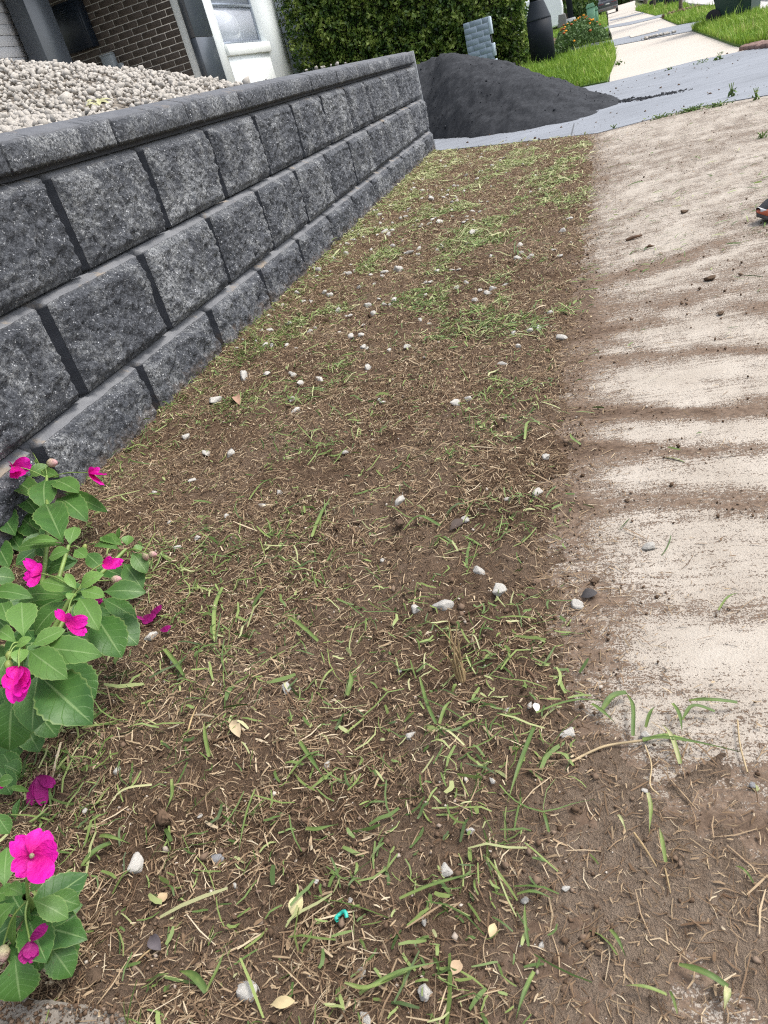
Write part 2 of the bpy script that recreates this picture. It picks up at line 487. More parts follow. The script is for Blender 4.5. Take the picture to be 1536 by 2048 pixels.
MPETAL = mat_petal('magenta_petal', (0.56, 0.006, 0.22), (0.74, 0.010, 0.40))
MWILT = mat_petal('wilted_petal', (0.20, 0.006, 0.10), (0.36, 0.012, 0.19))
MBUD = mat_petal('bud_petal', (0.50, 0.46, 0.28), (0.60, 0.34, 0.36))
MGBUD = simple('green_bud', (0.20, 0.24, 0.06), 0.5, 0.3, 60)
MSTEM = simple('plant_stem', (0.15, 0.22, 0.055), 0.5, 0.3, 40)
MPILE = mat_rock('black_crusher_dust', (0.017, 0.018, 0.0205), (0.029, 0.031, 0.035), (0.048, 0.051, 0.057), 40)
MBARK = simple('bark', (0.12, 0.095, 0.07), 0.9, 0.3, 12, 0.5)

# ------------------------------------------------------------------ the setting: ground surfaces
EDGE = np.array([(-1.7, 1.06), (-1.157, 1.095), (-0.958, 1.127), (-0.83, 1.14), (-0.65, 1.138), (-0.54, 1.121), (-0.236, 1.128), (0.074, 1.134), (0.606, 1.157), (1.316, 1.183), (2.109, 1.21), (3.242, 1.246), (4.2, 1.28), (6, 1.3)])


def edge_x(y): return np.interp(y, EDGE[:, 0], EDGE[:, 1])


def verge_end(x):
    """Y at which the verge meets the driveway."""
    return np.interp(x, [-0.1, 0.017, 0.593, 1.264, 1.5], [5.33, 5.20, 4.58, 3.90, 3.90])


def soil_spread(x, y):
    """how far the loose soil lies over the path in the near corner (0..1)."""
    return sstep(-0.70, -0.96, y + 0.80 * np.maximum(0, x - 1.15) + 0.07 * fbm(x * 5, y * 5, 10, 4, .6))


def soil_h(x, y):
    """height of the torn-up soil strip."""
    x = np.asarray(x, float); y = np.asarray(y, float)
    e = edge_x(y) + 0.035 * fbm(x * 3 + 4, y * 9, 2, 3) - 0.02
    h = 0.010 + 0.012 * fbm(x * 3.1, y * 3.1, 0, 3) + 0.011 * fbm(x * 13, y * 13, 3, 3, 0.6)
    h = h + 0.006 * np.maximum(0, fbm(x * 20, y * 20, 2, 3, .65)); cl = fbm(x * 38, y * 38, 5, 3, 0.6); h = h + 0.012 * np.maximum(0, cl) ** 1.0 - 0.003 + 0.0055 * fbm(x * 95, y * 95, 8, 3, 0.7)
    h = h + 0.012 * sstep(0.20, 0.02, x)                       # banked up a little against the wall
    fall = sstep(e + 0.045, e - 0.07, x) * sstep(verge_end(x) + 0.03, verge_end(x) - 0.10, y + 0.03 * fbm(x * 14, y * 14, 4, 2))
    thin = soil_spread(x, y)
    h2 = -0.0085 + 0.0102 * thin + thin * (0.0120 * fbm(x * 8 + 2, y * 9, 6, 4, 0.65) + 0.0045 * fbm(x * 55, y * 55, 8, 3, 0.7))
    return np.where(x > e - 0.08, np.maximum(h2, -0.012) * (1 - fall), 0) + h * fall + (-0.010) * (1 - fall) * (x <= e - 0.08) + 0.006 * fall * (1 - fall) * 4 * fbm(x * 24, y * 24, 9, 3, 0.7)


# dirt bands swept across the path: centre line in pixels at x=1400 -> (y_px, dirt)
BANDS = [(190, .42), (250, .40), (300, .52), (340, .40), (380, .44), (420, .38), (450, .45), (480, .40), (505, .72), (530, .46), (565, .52), (600, .60), (632, .82), (655, .34), (690, .30), (707, .92), (722, .40),
         (745, .20), (770, .22), (795, .30), (812, .86), (828, .72), (848, .22), (880, .25), (900, .88), (918, .52), (935, .24), (965, .22), (985, .42), (1010, .74), (1035, .50), (1060, .26), (1100, .20), (1150, .17),
         (1190, .34), (1215, .48), (1245, .24), (1300, .18), (1360, .28), (1420, .38), (1480, .44), (1530, .58), (1580, .80), (1700, .84), (1850, .80), (1950, .82), (2047, .78), (2200, .78)]
_sl_y = np.array([-1.4, -0.55, -0.2, 0.2, 0.45, 0.8, 1.6, 2.5, 4.2]); _sl_v = np.array([-0.10, -0.15, -0.29, -0.22, 0.05, 0.40, 0.44, 0.35, 0.1])


def psi(x, y):
    sl = np.interp(y, _sl_y, _sl_v)
    return y - sl * (x - 1.34)


_bx = np.array([g(1400, b[0]) for b in BANDS]); _bp = psi(_bx[:, 0], _bx[:, 1]); _o = np.argsort(_bp)
_bp = _bp[_o]; _bv = np.array([b[1] for b in BANDS])[_o]


def path_dirt(x, y):
    wob = (0.045 * fbm(x * 3.2, y * 4, 1, 3) + 0.024 * fbm(x * 11, y * 14, 5, 3)) * np.clip(0.55 + 0.4 * (y + 1.4), 0.4, 2.0)
    pq = psi(x, y)
    d = np.interp(pq + wob, _bp, _bv)
    d = 0.32 + (d - 0.32) * (0.80 + 1.3 * fbm(x * 4.0, pq * 9, 7, 3))
    fine = np.clip(1.0 / (0.5 + 0.6 * np.maximum(0, y + 0.6)), 0.45, 1.6)
    d = d + 0.26 * fbm(pq * 34 * fine, x * 2.6, 3, 4, 0.65) + 0.20 * fbm(x * 8, pq * 15, 6, 4, 0.6) + 0.10 * fbm(x * 45, y * 45, 2, 2)
    e = edge_x(y)
    near = np.exp(-np.maximum(0, x - e) / (0.022 + 0.055 * np.clip(fbm(pq * 11, x * 2, 8, 3) + 0.45, 0, 1.2)))
    d = d + 0.44 * near * np.clip(1.0 - 0.9 * np.maximum(0, y - 0.45), 0.35, 1)
    pale = sstep(0.15, 0.42, fbm(x * 8, y * 9, 9, 4, 0.65)); d = d - 0.42 * pale * sstep(-0.66, -0.86, y)
    d = d - 0.03 * sstep(0.4, 1.2, y)
    return np.clip(d, 0, 1.15)


def graded_rows(y0, y1, k):
    ys = [y0]
    while ys[-1] < y1:
        dist = math.hypot(0.64, ys[-1] - CAM[1] + 0.15)
        ys.append(ys[-1] + k * max(dist / 0.7, 0.9) ** 1.7)
    return np.array(ys)


# everything beyond the paved and planted strips: one sheet out to the horizon
MEARTH = mat_concrete('earth_and_turf', (0.085, 0.105, 0.035), 0.3, False, 0.8)
xs = np.array([-150, -40, -12, -0.9, -0.2, 3, 8, 40, 150.]); ys = np.array([-60, -8, 5, 8, 12, 20, 35, 60, 110, 300.])
GX, GY = np.meshgrid(xs, ys); GZ = zt(np.minimum(GY, 60)) - 0.16
setup(link('ground', mesh_np('ground', np.stack([GX, GY, GZ], -1), grid_faces(len(ys), len(xs)), MEARTH)), kind='structure')

ys = graded_rows(-1.62, 5.35, 0.0026); xs = np.arange(-0.04, 1.44, 0.0042)
GX, GY = np.meshgrid(xs, ys); GZ = soil_h(GX, GY)
setup(link('soil_verge', mesh_np('soil_verge', np.stack([GX, GY, GZ], -1), grid_faces(len(ys), len(xs)), MSOIL, True, {'dust': soil_spread(GX, GY) * sstep(edge_x(GY) - 0.10, edge_x(GY) + 0.03, GX)})), kind='structure')

ys = graded_rows(-1.62, 4.4, 0.0036); xs = np.arange(1.0, 2.45, 0.006)
GX, GY = np.meshgrid(xs, ys); D = path_dirt(GX, GY)
GZ = 0.0045 * np.maximum(0, D - 0.35) * (0.5 + fbm(GX * 60, GY * 60, 4, 3, 0.7)) + 0.002 * fbm(GX * 2, GY * 2, 0, 2)
lim = np.interp(GX, [1.0, 1.27, 1.55, 1.87, 2.2, 2.5], [4.2, 3.93, 3.92, 3.93, 3.73, 3.55]) + 0.16
GZ = np.where(GY > lim, -0.10, GZ)
setup(link('footpath', mesh_np('footpath', np.stack([GX, GY, GZ], -1), grid_faces(len(ys), len(xs)), MPATH, True, {'dirt': D})), kind='structure')


def sheet(name, polypts, mat, lift, thick=0.09, bev=0.0):
    """a slab whose top follows the sloping terrain."""
    bm = bmesh.new(); top = [bm.verts.new((p[0], p[1], float(zt(p[1])) + lift)) for p in polypts]
    bot = [bm.verts.new((v.co.x, v.co.y, v.co.z - thick)) for v in top]; n = len(top)
    bm.faces.new(top); bm.faces.new(bot[::-1])
    for i in range(n): bm.faces.new((bot[i], bot[(i + 1) % n], top[(i + 1) % n], top[i]))
    bmesh.ops.recalc_face_normals(bm, faces=bm.faces[:])
    bmesh.ops.triangulate(bm, faces=[f for f in bm.faces if len(f.verts) > 4])
    me = bpy.data.meshes.new(name); bm.to_mesh(me); bm.free(); me.materials.append(mat)
    return setup(link(name, me), kind='structure')


P = lambda L: [gs(*q)[:2] for q in L]
drive_near = P([(873, 303), (1000, 290), (1195, 268), (1290, 243), (1400, 215), (1536, 192)])
drive_far = P([(1100, 188), (1218, 165), (1300, 145), (1400, 120), (1485, 103), (1536, 93)])
drive_near = [np.array([q[0], q[1] + 0.02]) for q in drive_near]
poly = [(-6, 8.6), (-0.6, 5.9)] + drive_near + [(3.4, 3.2), (3.4, 6.45)] + drive_far[::-1] + [(-0.2, 8.4), (-6, 11.5)]
sheet('driveway', poly, MDRIVE, 0.004)
# far footpath and the grey crossings that cut it
pl_l = [(1.40, 7.0), (1.47, 7.26), (1.70, 12.0), (1.93, 17.5), (2.05, 22), (2.35, 30), (2.9, 45), (3.2, 55)]
pl_r = [(4.9, 55), (4.2, 45), (3.45, 32), (3.25, 24.4), (2.95, 17), (2.80, 12.5), (2.66, 7.6), (2.62, 6.6)]
sheet('footpath_beyond', pl_l + pl_r, MPATHFAR, 0.0)
for nm, near, far in (('driveway_crossing', [(1040, 118), (1110, 103), (1223, 93), (1384, 63), (1431, 42), (1475, 33)], [(1475, 29), (1431, 38.5), (1357, 51), (1300, 63), (1223, 81), (1120, 97), (1040, 112)]),
                      ('driveway_crossing', [(1205, 59), (1260, 50), (1323, 34.5), (1352, 29), (1385, 20)], [(1385, 15.5), (1352, 24), (1320, 30.5), (1260, 44), (1205, 54)]),
                      ('driveway_crossing', [(1219, 42.5), (1260, 33.5), (1287, 27)], [(1287, 24.5), (1260, 31), (1219, 40)])):
    sheet(nm, P(near) + P(far), MDRIVE, 0.008)
# kerb and road on the street side
kx = lambda y: 3.52 + 0.036 * (y - 10)
sheet('kerb', [(kx(3), 3), (kx(3) + 0.32, 3), (kx(60) + 0.32, 60), (kx(60), 60)], MKERB, 0.03)
ry = [3, 60]
sheet('road', [(kx(-8) + 0.32, -8), (kx(-8) + 9, -8), (kx(75) + 9, 75), (kx(75) + 0.32, 75)], MROAD, -0.06)
sheet('far_kerb', [(kx(-8) + 9, -8), (kx(-8) + 9.3, -8), (kx(75) + 9.3, 75), (kx(75) + 9, 75)], MKERB, 0.02)
mk = link('lane_marking', mesh_np('lane_marking', *join_vf([(np.array([(kx(y) + 2.35, y, zt(y) - 0.056), (kx(y) + 2.45, y, zt(y) - 0.056), (kx(y + 2.6) + 2.45, y + 2.6, zt(y + 2.6) - 0.056), (kx(y + 2.6) + 2.35, y + 2.6, zt(y + 2.6) - 0.056)]), np.array([(0, 1, 2, 3)])) for y in (9, 15.5, 22, 28.5, 35)]), simple('road_paint', (0.75, 0.75, 0.72), 0.7)))
setup(mk, kind='structure')
# yard fill behind the wall
MYARD = mat_concrete('yard_fill', (0.30, 0.26, 0.21), 0.2, False, 0.8)
setup(link('yard', mesh_np('yard', [(-0.26, -4, 0.60), (-0.26, 5.2, 0.60), (-14, 5.2, 0.62), (-14, -4, 0.62), (-14, 14, 0.66), (-3.0, 14, 0.66), (-3.0, 5.2, 0.61)], [np.array([(0, 1, 6, 3)]), np.array([(6, 5, 4, 2)]), np.array([(3, 6, 2)])], MYARD)), kind='structure')
# concrete edging that just enters the picture beside the flowers
pts = [g(-60, 2012)[:2], g(60, 2004)[:2], g(110, 2008)[:2], g(180, 2022)[:2], g(262, 2036)[:2], g(255, 2120)[:2], g(-60, 2120)[:2]]
me = prism_mesh('concrete_edging', [tuple(p) for p in pts], -0.06, 0.016, MEDGE, 'z', 0.010)
bm = bmesh.new(); bm.from_mesh(me); bmesh.ops.triangulate(bm, faces=bm.faces[:]); bmesh.ops.subdivide_edges(bm, edges=bm.edges[:], cuts=5, use_grid_fill=True)
for v in bm.verts: v.co += Vector((0.5, 0.5, 1.0)) * 0.0032 * mnoise.fractal(v.co * 60, 1.0, 2.0, 4)
bm.to_mesh(me); bm.free()
setup(link('concrete_edging', me), kind='structure')

# ------------------------------------------------------------------ retaining wall
ROW, BW, Z0 = 0.24, 0.4638, -0.07
SET = 0.014


def rough_patch(w, h, seed, amp, nx, nz, edge=0.012):
    """split-face surface: grid over w (y) by h (z), displaced along x."""
    Y, Z = np.meshgrid(np.linspace(0, w, nx), np.linspace(0, h, nz))
    o = seed * 13.7
    n = 0.55 * fbm(Y * 9 + o, Z * 9, seed, 3) + 0.55 * np.abs(fbm(Y * 21 + o, Z * 21 + 3, seed + 2, 3)) + 0.45 * fbm(Y * 55 + o, Z * 55, seed + 4, 3, 0.7)
    e = np.minimum(np.minimum(Y, w - Y), np.minimum(Z, h - Z)); fade = sstep(0, 0.022, e)
    X = amp * (0.25 + 0.75 * fade) * (0.55 + n) * (0.35 + 0.65 * fade)
    Yj = Y + (e > 1e-6) * 0.003 * fbm(Y * 80 + o, Z * 80, seed + 6, 2); Zj = Z + (e > 1e-6) * 0.003 * fbm(Y * 80, Z * 80 + o, seed + 7, 2)
    # ragged arris: pull border points in a little
    rg = 0.0028 * (0.5 + fbm(Y * 34 + o, Z * 34, seed + 8, 2))
    Yj = np.where(Y <= 0, Y + rg, np.where(Y >= w - 1e-9, Y - rg, Yj)); Zj = np.where(Z >= h - 1e-9, Z - rg, Zj)
    return np.stack([X, Yj, Zj], -1)


def block_mesh(name, w, h, seed, depth=0.22, rec=0.026, side=0.003, left=0.030, topm=0.014, nx=64, nz=34, amp=0.027, plain_end=False):
    """moulded block: smooth body with a split face standing proud of its chamfered margins."""
    ph = h - topm - 0.003
    G = rough_patch(w - side - left, ph, seed, amp, nx, nz); G = G + np.array([0.0, left, 0.003])
    V = [G.reshape(-1, 3)]; Fq = [grid_faces(nz, nx)]
    rough = [np.ones(nx * nz)]; ledge = [np.zeros(nx * nz)]
    # mark the top rows of the face as taking some of the painted sky light and bloom
    led = np.zeros((nz, nx)); led[-1:] = 0.35; ledge[0] = led.ravel()
    base = nx * nz
    # margin ring on the recessed plane x=-rec, then body box
    idx = np.arange(nx * nz).reshape(nz, nx)
    ring = np.concatenate([idx[0, :], idx[1:, -1], idx[-1, -2::-1], idx[-2:0:-1, 0]])
    R = G.reshape(-1, 3)[ring].copy(); yy, zz = R[:, 1], R[:, 2]
    R2 = R.copy(); R2[:, 0] = -rec
    ty = (yy - left) / (w - side - left); tz = (zz - 0.003) / ph
    R2[:, 1] = np.where(tz > 0.97, np.clip(ty, 0, 1) * (w - left + 0.005) + left - 0.007, np.where(ty < 0.5, left - 0.007, w - 0.002)); R2[:, 2] = np.where(tz > 0.97, h - 0.001, np.where(tz < 0.03, 0.0015, zz))
    # corner clean-up
    n = len(ring)
    top = tz > 0.97
    R1 = R + np.array([-0.0008, 0, 0]); R1[:, 2] += np.where(top, 0.0004, 0)
    V.append(R1); rough.append(np.zeros(n)); ledge.append(np.where(top, 1.0, 0.0))
    V.append(R2); rough.append(np.zeros(n)); ledge.append(np.where(top, 1.0, 0.0))
    i = np.arange(n); j = (i + 1) % n
    Fq.append(np.stack([ring[i], base + i, base + j, ring[j]], 1)); Fq.append(np.stack([base + i, base + n + i, base + n + j, base + j], 1)); base += n
    # duplicate the face rim for a crisp ledge colour
    V3, F3 = box_vf(-depth, -rec + 0.0005, 0.0015, w - 0.0015, 0.0005, h - 0.002)
    V.append(V3); Fq.append(F3 + base + n); rough.append(np.zeros(8)); ledge.append(np.array([0, 0, 0, 0, .5, .5, .5, .5]))
    return mesh_np(name, np.concatenate(V), np.concatenate(Fq), MB, False, {'rough': np.concatenate(rough), 'ledge': np.concatenate(ledge)})


wall = thing('retaining_wall', 'charcoal split-face block retaining wall with capstones beside the torn-up verge', 'retaining wall', (0, 0, Z0))
variants = [block_mesh('block', BW - 0.003, ROW - 0.003, k) for k in range(9)]
WEND = 5.255
for r in range(3):
    off = (-0.5, 0.0, 0.5)[r] * BW; n = 0
    y = off - 2 * BW
    if r == 2: y -= BW
    while y < WEND - 0.05:
        wid = min(BW, WEND - y)
        me = variants[(r * 5 + n * 4 + (n * n) % 3) % 9] if wid > BW - 0.02 else block_mesh('block', wid - 0.003, ROW - 0.003, 4, nx=24)
        link('block', me, wall, (-SET * r + random.uniform(-0.002, 0.002), y + 0.0015, r * ROW + 0.0015))
        y += BW; n += 1
# capping: rough front lip, smooth bevelled top, recessed underside
CAPH = 0.068


def cap_mesh(w, seed):
    nx, nz = 46, 9
    G = rough_patch(w, CAPH, seed + 3, 0.011, nx, nz)
    V = [G.reshape(-1, 3)]; Fq = [grid_faces(nz, nx)[:, ::-1]]
    prof = [(-0.004, CAPH, 1), (-0.055, CAPH + 0.020, 1), (-0.30, CAPH + 0.024, 1), (-0.30, -0.010, 0), (-0.018, -0.010, 0), (-0.018, 0.003, 0), (-0.004, 0.0, 0)]
    rough = [np.ones(nx * nz)]; led = [np.zeros(nx * nz)]; base = nx * nz
    yl = np.linspace(0, w, nx)
    topx = G[-1]; botx = G[0]
    rings = []
    for k, (x, z, l) in enumerate(prof):
        row = np.stack([np.full(nx, x), yl, np.full(nx, z)], 1)
        if k == 0: row = topx + np.array([-0.001, 0, 0.0005])
        if k == len(prof) - 1: row = botx + np.array([-0.001, 0, -0.0005])
        if k == 1: row[:, 2] += 0.002 * fbm(yl * 14 + seed, yl * 0, 2, 2)
        V.append(row); rough.append(np.zeros(nx)); led.append(np.full(nx, 0.45 * l)); rings.append(base + k * nx + np.arange(nx))
    for a, b in zip(rings[:-1], rings[1:]): Fq.append(np.stack([a[:-1], a[1:], b[1:], b[:-1]], 1)[:, ::-1])
    me = mesh_np('capstone', np.concatenate(V), np.concatenate(Fq), MB, False, {'rough': np.concatenate(rough), 'ledge': np.concatenate(led)})
    bm = bmesh.new(); bm.from_mesh(me); bmesh.ops.remove_doubles(bm, verts=bm.verts[:], dist=0.0018)
    bmesh.ops.holes_fill(bm, edges=[e for e in bm.edges if e.is_boundary], sides=0)
    bmesh.ops.recalc_face_normals(bm, faces=bm.faces[:]); bm.to_mesh(me); bm.free()
    return me


caps = [cap_mesh(BW - 0.004, k) for k in range(5)]
y = 0.27 * BW - 3 * BW; n = 0
while y < WEND - 0.03:
    wid = min(BW, WEND + 0.01 - y)
    me = caps[(n * 3) % 5] if wid > BW - 0.02 else cap_mesh(wid - 0.004, 2)
    o = link('capstone', me, wall, (-SET * 2 + 0.014 + random.uniform(-0.002, 0.002), y + 0.002, 3 * ROW + 0.007 + random.uniform(-0.001, 0.001)))
    y += BW; n += 1
link('end_panel', box_mesh('end_panel', -0.30, -0.012, WEND + 0.003, WEND + 0.022, 0.0, 3 * ROW + 0.09, simple('end_panel_grey', (0.17, 0.18, 0.19), 0.7), 0.003), wall)


# ------------------------------------------------------------------ rocks
def rock_vf(seed, sub=1, flat=1.0, planes=7, rough=0.0):
    """angular stone: convex hull of random points; sub >= 2 adds broken-face relief."""
    r = np.random.default_rng(seed); n = 13 if sub < 2 else 17
    P_ = r.normal(size=(n, 3)); P_ /= np.linalg.norm(P_, axis=1)[:, None]; P_ *= r.uniform(0.72, 1.0, (n, 1))
    P_ *= np.array([1.0, r.uniform(0.66, 0.92), r.uniform(0.55, 0.8) * flat])
    bm = bmesh.new(); vs = [bm.verts.new(q) for q in P_]
    res = bmesh.ops.convex_hull(bm, input=vs)
    bmesh.ops.delete(bm, geom=[v for v in bm.verts if not v.link_faces], context='VERTS')
    if sub >= 2:
        bmesh.ops.bevel(bm, geom=bm.edges[:], offset=0.07, segments=1, affect='EDGES')
        bmesh.ops.triangulate(bm, faces=bm.faces[:])
        for _ in range(1 if sub == 2 else 2):
            bmesh.ops.subdivide_edges(bm, edges=bm.edges[:], cuts=1, use_grid_fill=True); bmesh.ops.triangulate(bm, faces=bm.faces[:])
    else:
        bmesh.ops.triangulate(bm, faces=bm.faces[:])
    bmesh.ops.recalc_face_normals(bm, faces=bm.faces[:]); bm.verts.index_update(); bm.verts.ensure_lookup_table()
    V = np.array([v.co[:] for v in bm.verts]); Fc = np.array([[v.index for v in f.verts] for f in bm.faces]); bm.free()
    if rough:
        d = np.array([mnoise.fractal(Vector(v * 2.6 + seed * 3.1), 1.0, 2.0, 4) for v in V])
        V = V * (1 + rough * d[:, None])
    return V, Fc


def rock_mesh(name, seed, mat, sub=2, rough=0.12, smooth=False, flat=1.0):
    V, Fc = rock_vf(seed, sub, flat, 7, rough); return mesh_np(name, V, Fc, mat, smooth)


def rot_rand(n, rng):
    q = rng.normal(size=(n, 4)); q /= np.linalg.norm(q, axis=1)[:, None]; w, x, y, z = q.T
    return np.stack([np.stack([1 - 2 * (y * y + z * z), 2 * (x * y - z * w), 2 * (x * z + y * w)], -1),
                     np.stack([2 * (x * y + z * w), 1 - 2 * (x * x + z * z), 2 * (y * z - x * w)], -1),
                     np.stack([2 * (x * z - y * w), 2 * (y * z + x * w), 1 - 2 * (x * x + y * y)], -1)], 1)


def scatter_join(name, protos, P, S, rng, mat, tint=None, parent=None, smooth=False, kind='stuff'):
    """many small solids joined into one mesh."""
    k = rng.integers(0, len(protos), len(P)); Rm = rot_rand(len(P), rng); Vs = []; Fs = []; Ts = []; o = 0
    for j, (v, f) in enumerate(protos):
        ix = np.where(k == j)[0]
        if not len(ix): continue
        vv = np.einsum('nij,vj->nvi', Rm[ix], v) * S[ix, None, None] + P[ix, None]
        Vs.append(vv.reshape(-1, 3)); Fs.append((f[None] + (np.arange(len(ix)) * len(v))[:, None, None] + o).reshape(-1, f.shape[1])); o += len(ix) * len(v)
        if tint is not None: Ts.append(np.repeat(tint[ix], len(v)))
    me = mesh_np(name, np.concatenate(Vs), np.concatenate(Fs), mat, smooth, {'tint': np.concatenate(Ts)} if tint is not None else None)
    ob = link(name, me, parent)
    if kind: ob['kind'] = kind
    return ob


# gravel mound in the yard
def mound_z(x, y):
    r = np.hypot((x + 1.50) / 1.24, (y - 2.20) / 1.55)
    z = 0.70 + 0.50 * np.clip(1.05 - r, 0, 1) ** 1.05 * (1 - 0.12 * np.exp(-r * r * 9))
    r2 = np.hypot((x + 0.95) / 0.75, (y - 0.9) / 1.2); z = np.maximum(z, 0.71 + 0.20 * np.clip(1 - r2, 0, 1))
    z = z + 0.020 * fbm(x * 2.5, y * 2.5, 3, 3)
    return np.where(x > -0.29, np.minimum(z, 0.70), z)


gp = thing('gravel_pile', 'heap of pale crushed gravel in the yard behind the block wall', 'gravel pile', (-1.3, 2.0, 0.6))
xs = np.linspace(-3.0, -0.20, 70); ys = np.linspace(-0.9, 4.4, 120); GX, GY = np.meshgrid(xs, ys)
link('mound', mesh_np('mound', np.stack([GX + 1.3, GY - 2.0, mound_z(GX, GY) - 0.6 - 0.012], -1), grid_faces(120, 70), MGAPSHADE, True), gp)
gv = [rock_vf(200 + k, 1, 1.0, 6) for k in range(8)]
gm = [mesh_np('stone', v, f, MGRAV) for v, f in gv]
N = 21000
gx = RNG.uniform(-2.5, -0.20, N); gy = RNG.uniform(-0.3, 4.2, N); gz = mound_z(gx, gy)
gsz = RNG.lognormal(math.log(0.0138), 0.30, N)
keep = ((gz > 0.722) | (RNG.random(N) < 0.10)) & ((gx < -0.27) | ((RNG.random(N) < 0.02) & (gy < 4)))
gx, gy, gz, gsz = gx[keep], gy[keep], gz[keep], gsz[keep]
gz = np.where(gx > -0.29, Z0 + 3 * ROW + 0.115, gz)
PP = np.stack([gx, gy, gz + gsz * RNG.uniform(-0.15, 0.55, len(gx))], 1)
pix = ((PP - CAM) @ CF); px = 768 + F * ((PP - CAM) @ CR) / pix; py = 1024 - F * ((PP - CAM) @ CU) / pix
app = gsz / pix * ((px > -5) & (py > -5) & (px < 700))
order = np.argsort(-app); ro = rot_rand(300, RNG)
for q, i in enumerate(order[:300]):
    o = link('stone', gm[q % 8], gp); s = float(gsz[i])
    o.matrix_local = Matrix.Translation(PP[i] - np.array([1, 0, 0]) * 0 - np.array([-1.3, 2.0, 0.6])) @ Matrix(ro[q].tolist()).to_4x4() @ Matrix.Scale(s, 4)
rest = order[300:]
scatter_join('stones', gv, PP[rest] - np.array([-1.3, 2.0, 0.6]), gsz[rest], RNG, MGRAV, None, gp)

# ------------------------------------------------------------------ ribbons (cut grass, straw)


def ribbons(name, B, ang, L, Wd, tint, hfun, rng, mat, seg=3, lift=0.004, tilt=0.12, curl=0.35, kind='stuff', taper=0.35, parent=None):
    n = len(B); t = np.linspace(-0.5, 0.5, seg + 1)
    bend = rng.normal(0, curl, n)
    a = ang[:, None] + bend[:, None] * t[None] * 2
    dx = np.cos(a); dy = np.sin(a)
    cx = np.cumsum(dx, 1); cy = np.cumsum(dy, 1); cx -= cx.mean(1)[:, None]; cy -= cy.mean(1)[:, None]
    st = (L / (seg + 1))[:, None]
    X = B[:, 0:1] + cx * st; Y = B[:, 1:2] + cy * st
    H = hfun(X, Y)
    sl = rng.normal(0, tilt, n); arch = np.abs(rng.normal(0, 0.10, n))
    Z = np.maximum(H, H.mean(1)[:, None] - 0.002) + lift * rng.random(n)[:, None] + (sl[:, None] * t[None] + np.abs(sl)[:, None] * 0.35) * L[:, None] + (arch[:, None] * (0.25 - t[None] ** 2)) * L[:, None]
    # side vector, rolled
    roll = rng.normal(0, 0.55, n)[:, None]
    sx, sy, sz = -dy * np.cos(roll), dx * np.cos(roll), np.broadcast_to(np.sin(roll), dx.shape)
    wp = 1 - taper * np.abs(t * 2) ** 2; wp[0] *= 0.85
    hw = (Wd[:, None] * wp[None]) * 0.5
    c = np.stack([X, Y, Z], -1); s = np.stack([sx, sy, sz], -1) * hw[..., None]
    V = np.stack([c - s, c + s], 2).reshape(-1, 3)
    k = 2 * (seg + 1); b = (np.arange(n) * k)[:, None]
    q = np.concatenate([np.stack([b + 2 * i, b + 2 * i + 1, b + 2 * i + 3, b + 2 * i + 2], -1) for i in range(seg)], 1).reshape(-1, 4)
    ob = link(name, mesh_np(name, V, q, mat, False, {'tint': np.repeat(tint, k)}), parent)
    if kind: ob['kind'] = kind
    return ob


def surf(x, y):
    return np.maximum(soil_h(x, y), 0.0015)


def scatter_xy(n, rng, dens, y0=-1.55, y1=5.3, power=1.0, x0=0.0, x1=1.3):
    """rejection-sample positions; more of them close to the camera."""
    out = []
    while sum(len(o) for o in out) < n:
        m = n * 3
        v = rng.random(m) ** power; y = y0 + (y1 - y0) * v; x = rng.uniform(x0, x1, m)
        k = rng.random(m) < dens(x, y); out.append(np.stack([x[k], y[k]], 1))
    return np.concatenate(out)[:n]


def strip_d(x, y):
    e = edge_x(y); ins = sstep(e + 0.02, e - 0.12, x)
    patch = 0.30 + 0.55 * sstep(-0.25, 0.2, fbm(x * 3.5, y * 3.5, 7, 3)) + 0.55 * sstep(-0.05, 0.35, fbm(x * 11, y * 11, 9, 3))
    bare = 1 - 0.75 * np.exp(-(((x - 0.93) / 0.20) ** 2 + ((y + 0.62) / 0.14) ** 2)) - 0.6 * np.exp(-(((x - 1.02) / 0.18) ** 2 + ((y + 1.05) / 0.2) ** 2))
    return np.clip(ins * patch * bare * (y < verge_end(x) + 0.02 * PN[3](x * 20, y * 20)), 0.0, 1)


r1 = np.random.default_rng(21)
nz_ = lambda B: (1 + 0.16 * np.maximum(0, B[:, 1] + 0.3))
B = scatter_xy(180000, r1, strip_d, power=1.6)
ribbons('dry_grass_clippings', B, r1.random(len(B)) * 6.28, r1.lognormal(math.log(0.0115), 0.70, len(B)).clip(0.003, 0.075), r1.lognormal(math.log(0.00105), 0.45, len(B)).clip(0.0005, 0.0042) * nz_(B), np.clip(r1.beta(2.1, 1.9, len(B)), 0, 1), surf, r1, MSTRAW, 2, 0.005, 0.10, 0.10)
td = lambda x, y: (y < verge_end(x)) * np.clip(0.25 + 0.75 * strip_d(x, y), 0, 1) * sstep(edge_x(y) + 0.05 + 0.25 * soil_spread(x, y), edge_x(y) - 0.06, x) * (0.35 + 0.65 * sstep(-0.2, 0.2, fbm(x * 6, y * 6, 1, 3)))
B = scatter_xy(85000, r1, td, power=1.7)
ribbons('brown_thatch', B, r1.random(len(B)) * 6.28, r1.lognormal(math.log(0.0085), 0.6, len(B)).clip(0.003, 0.04), r1.lognormal(math.log(0.0009), 0.40, len(B)).clip(0.0004, 0.003) * nz_(B), r1.beta(1.5, 3.2, len(B)) * 0.75, surf, r1, MSTRAW, 2, 0.004, 0.09, 0.15)
B = scatter_xy(22000, r1, strip_d, power=1.7, y1=3.0)
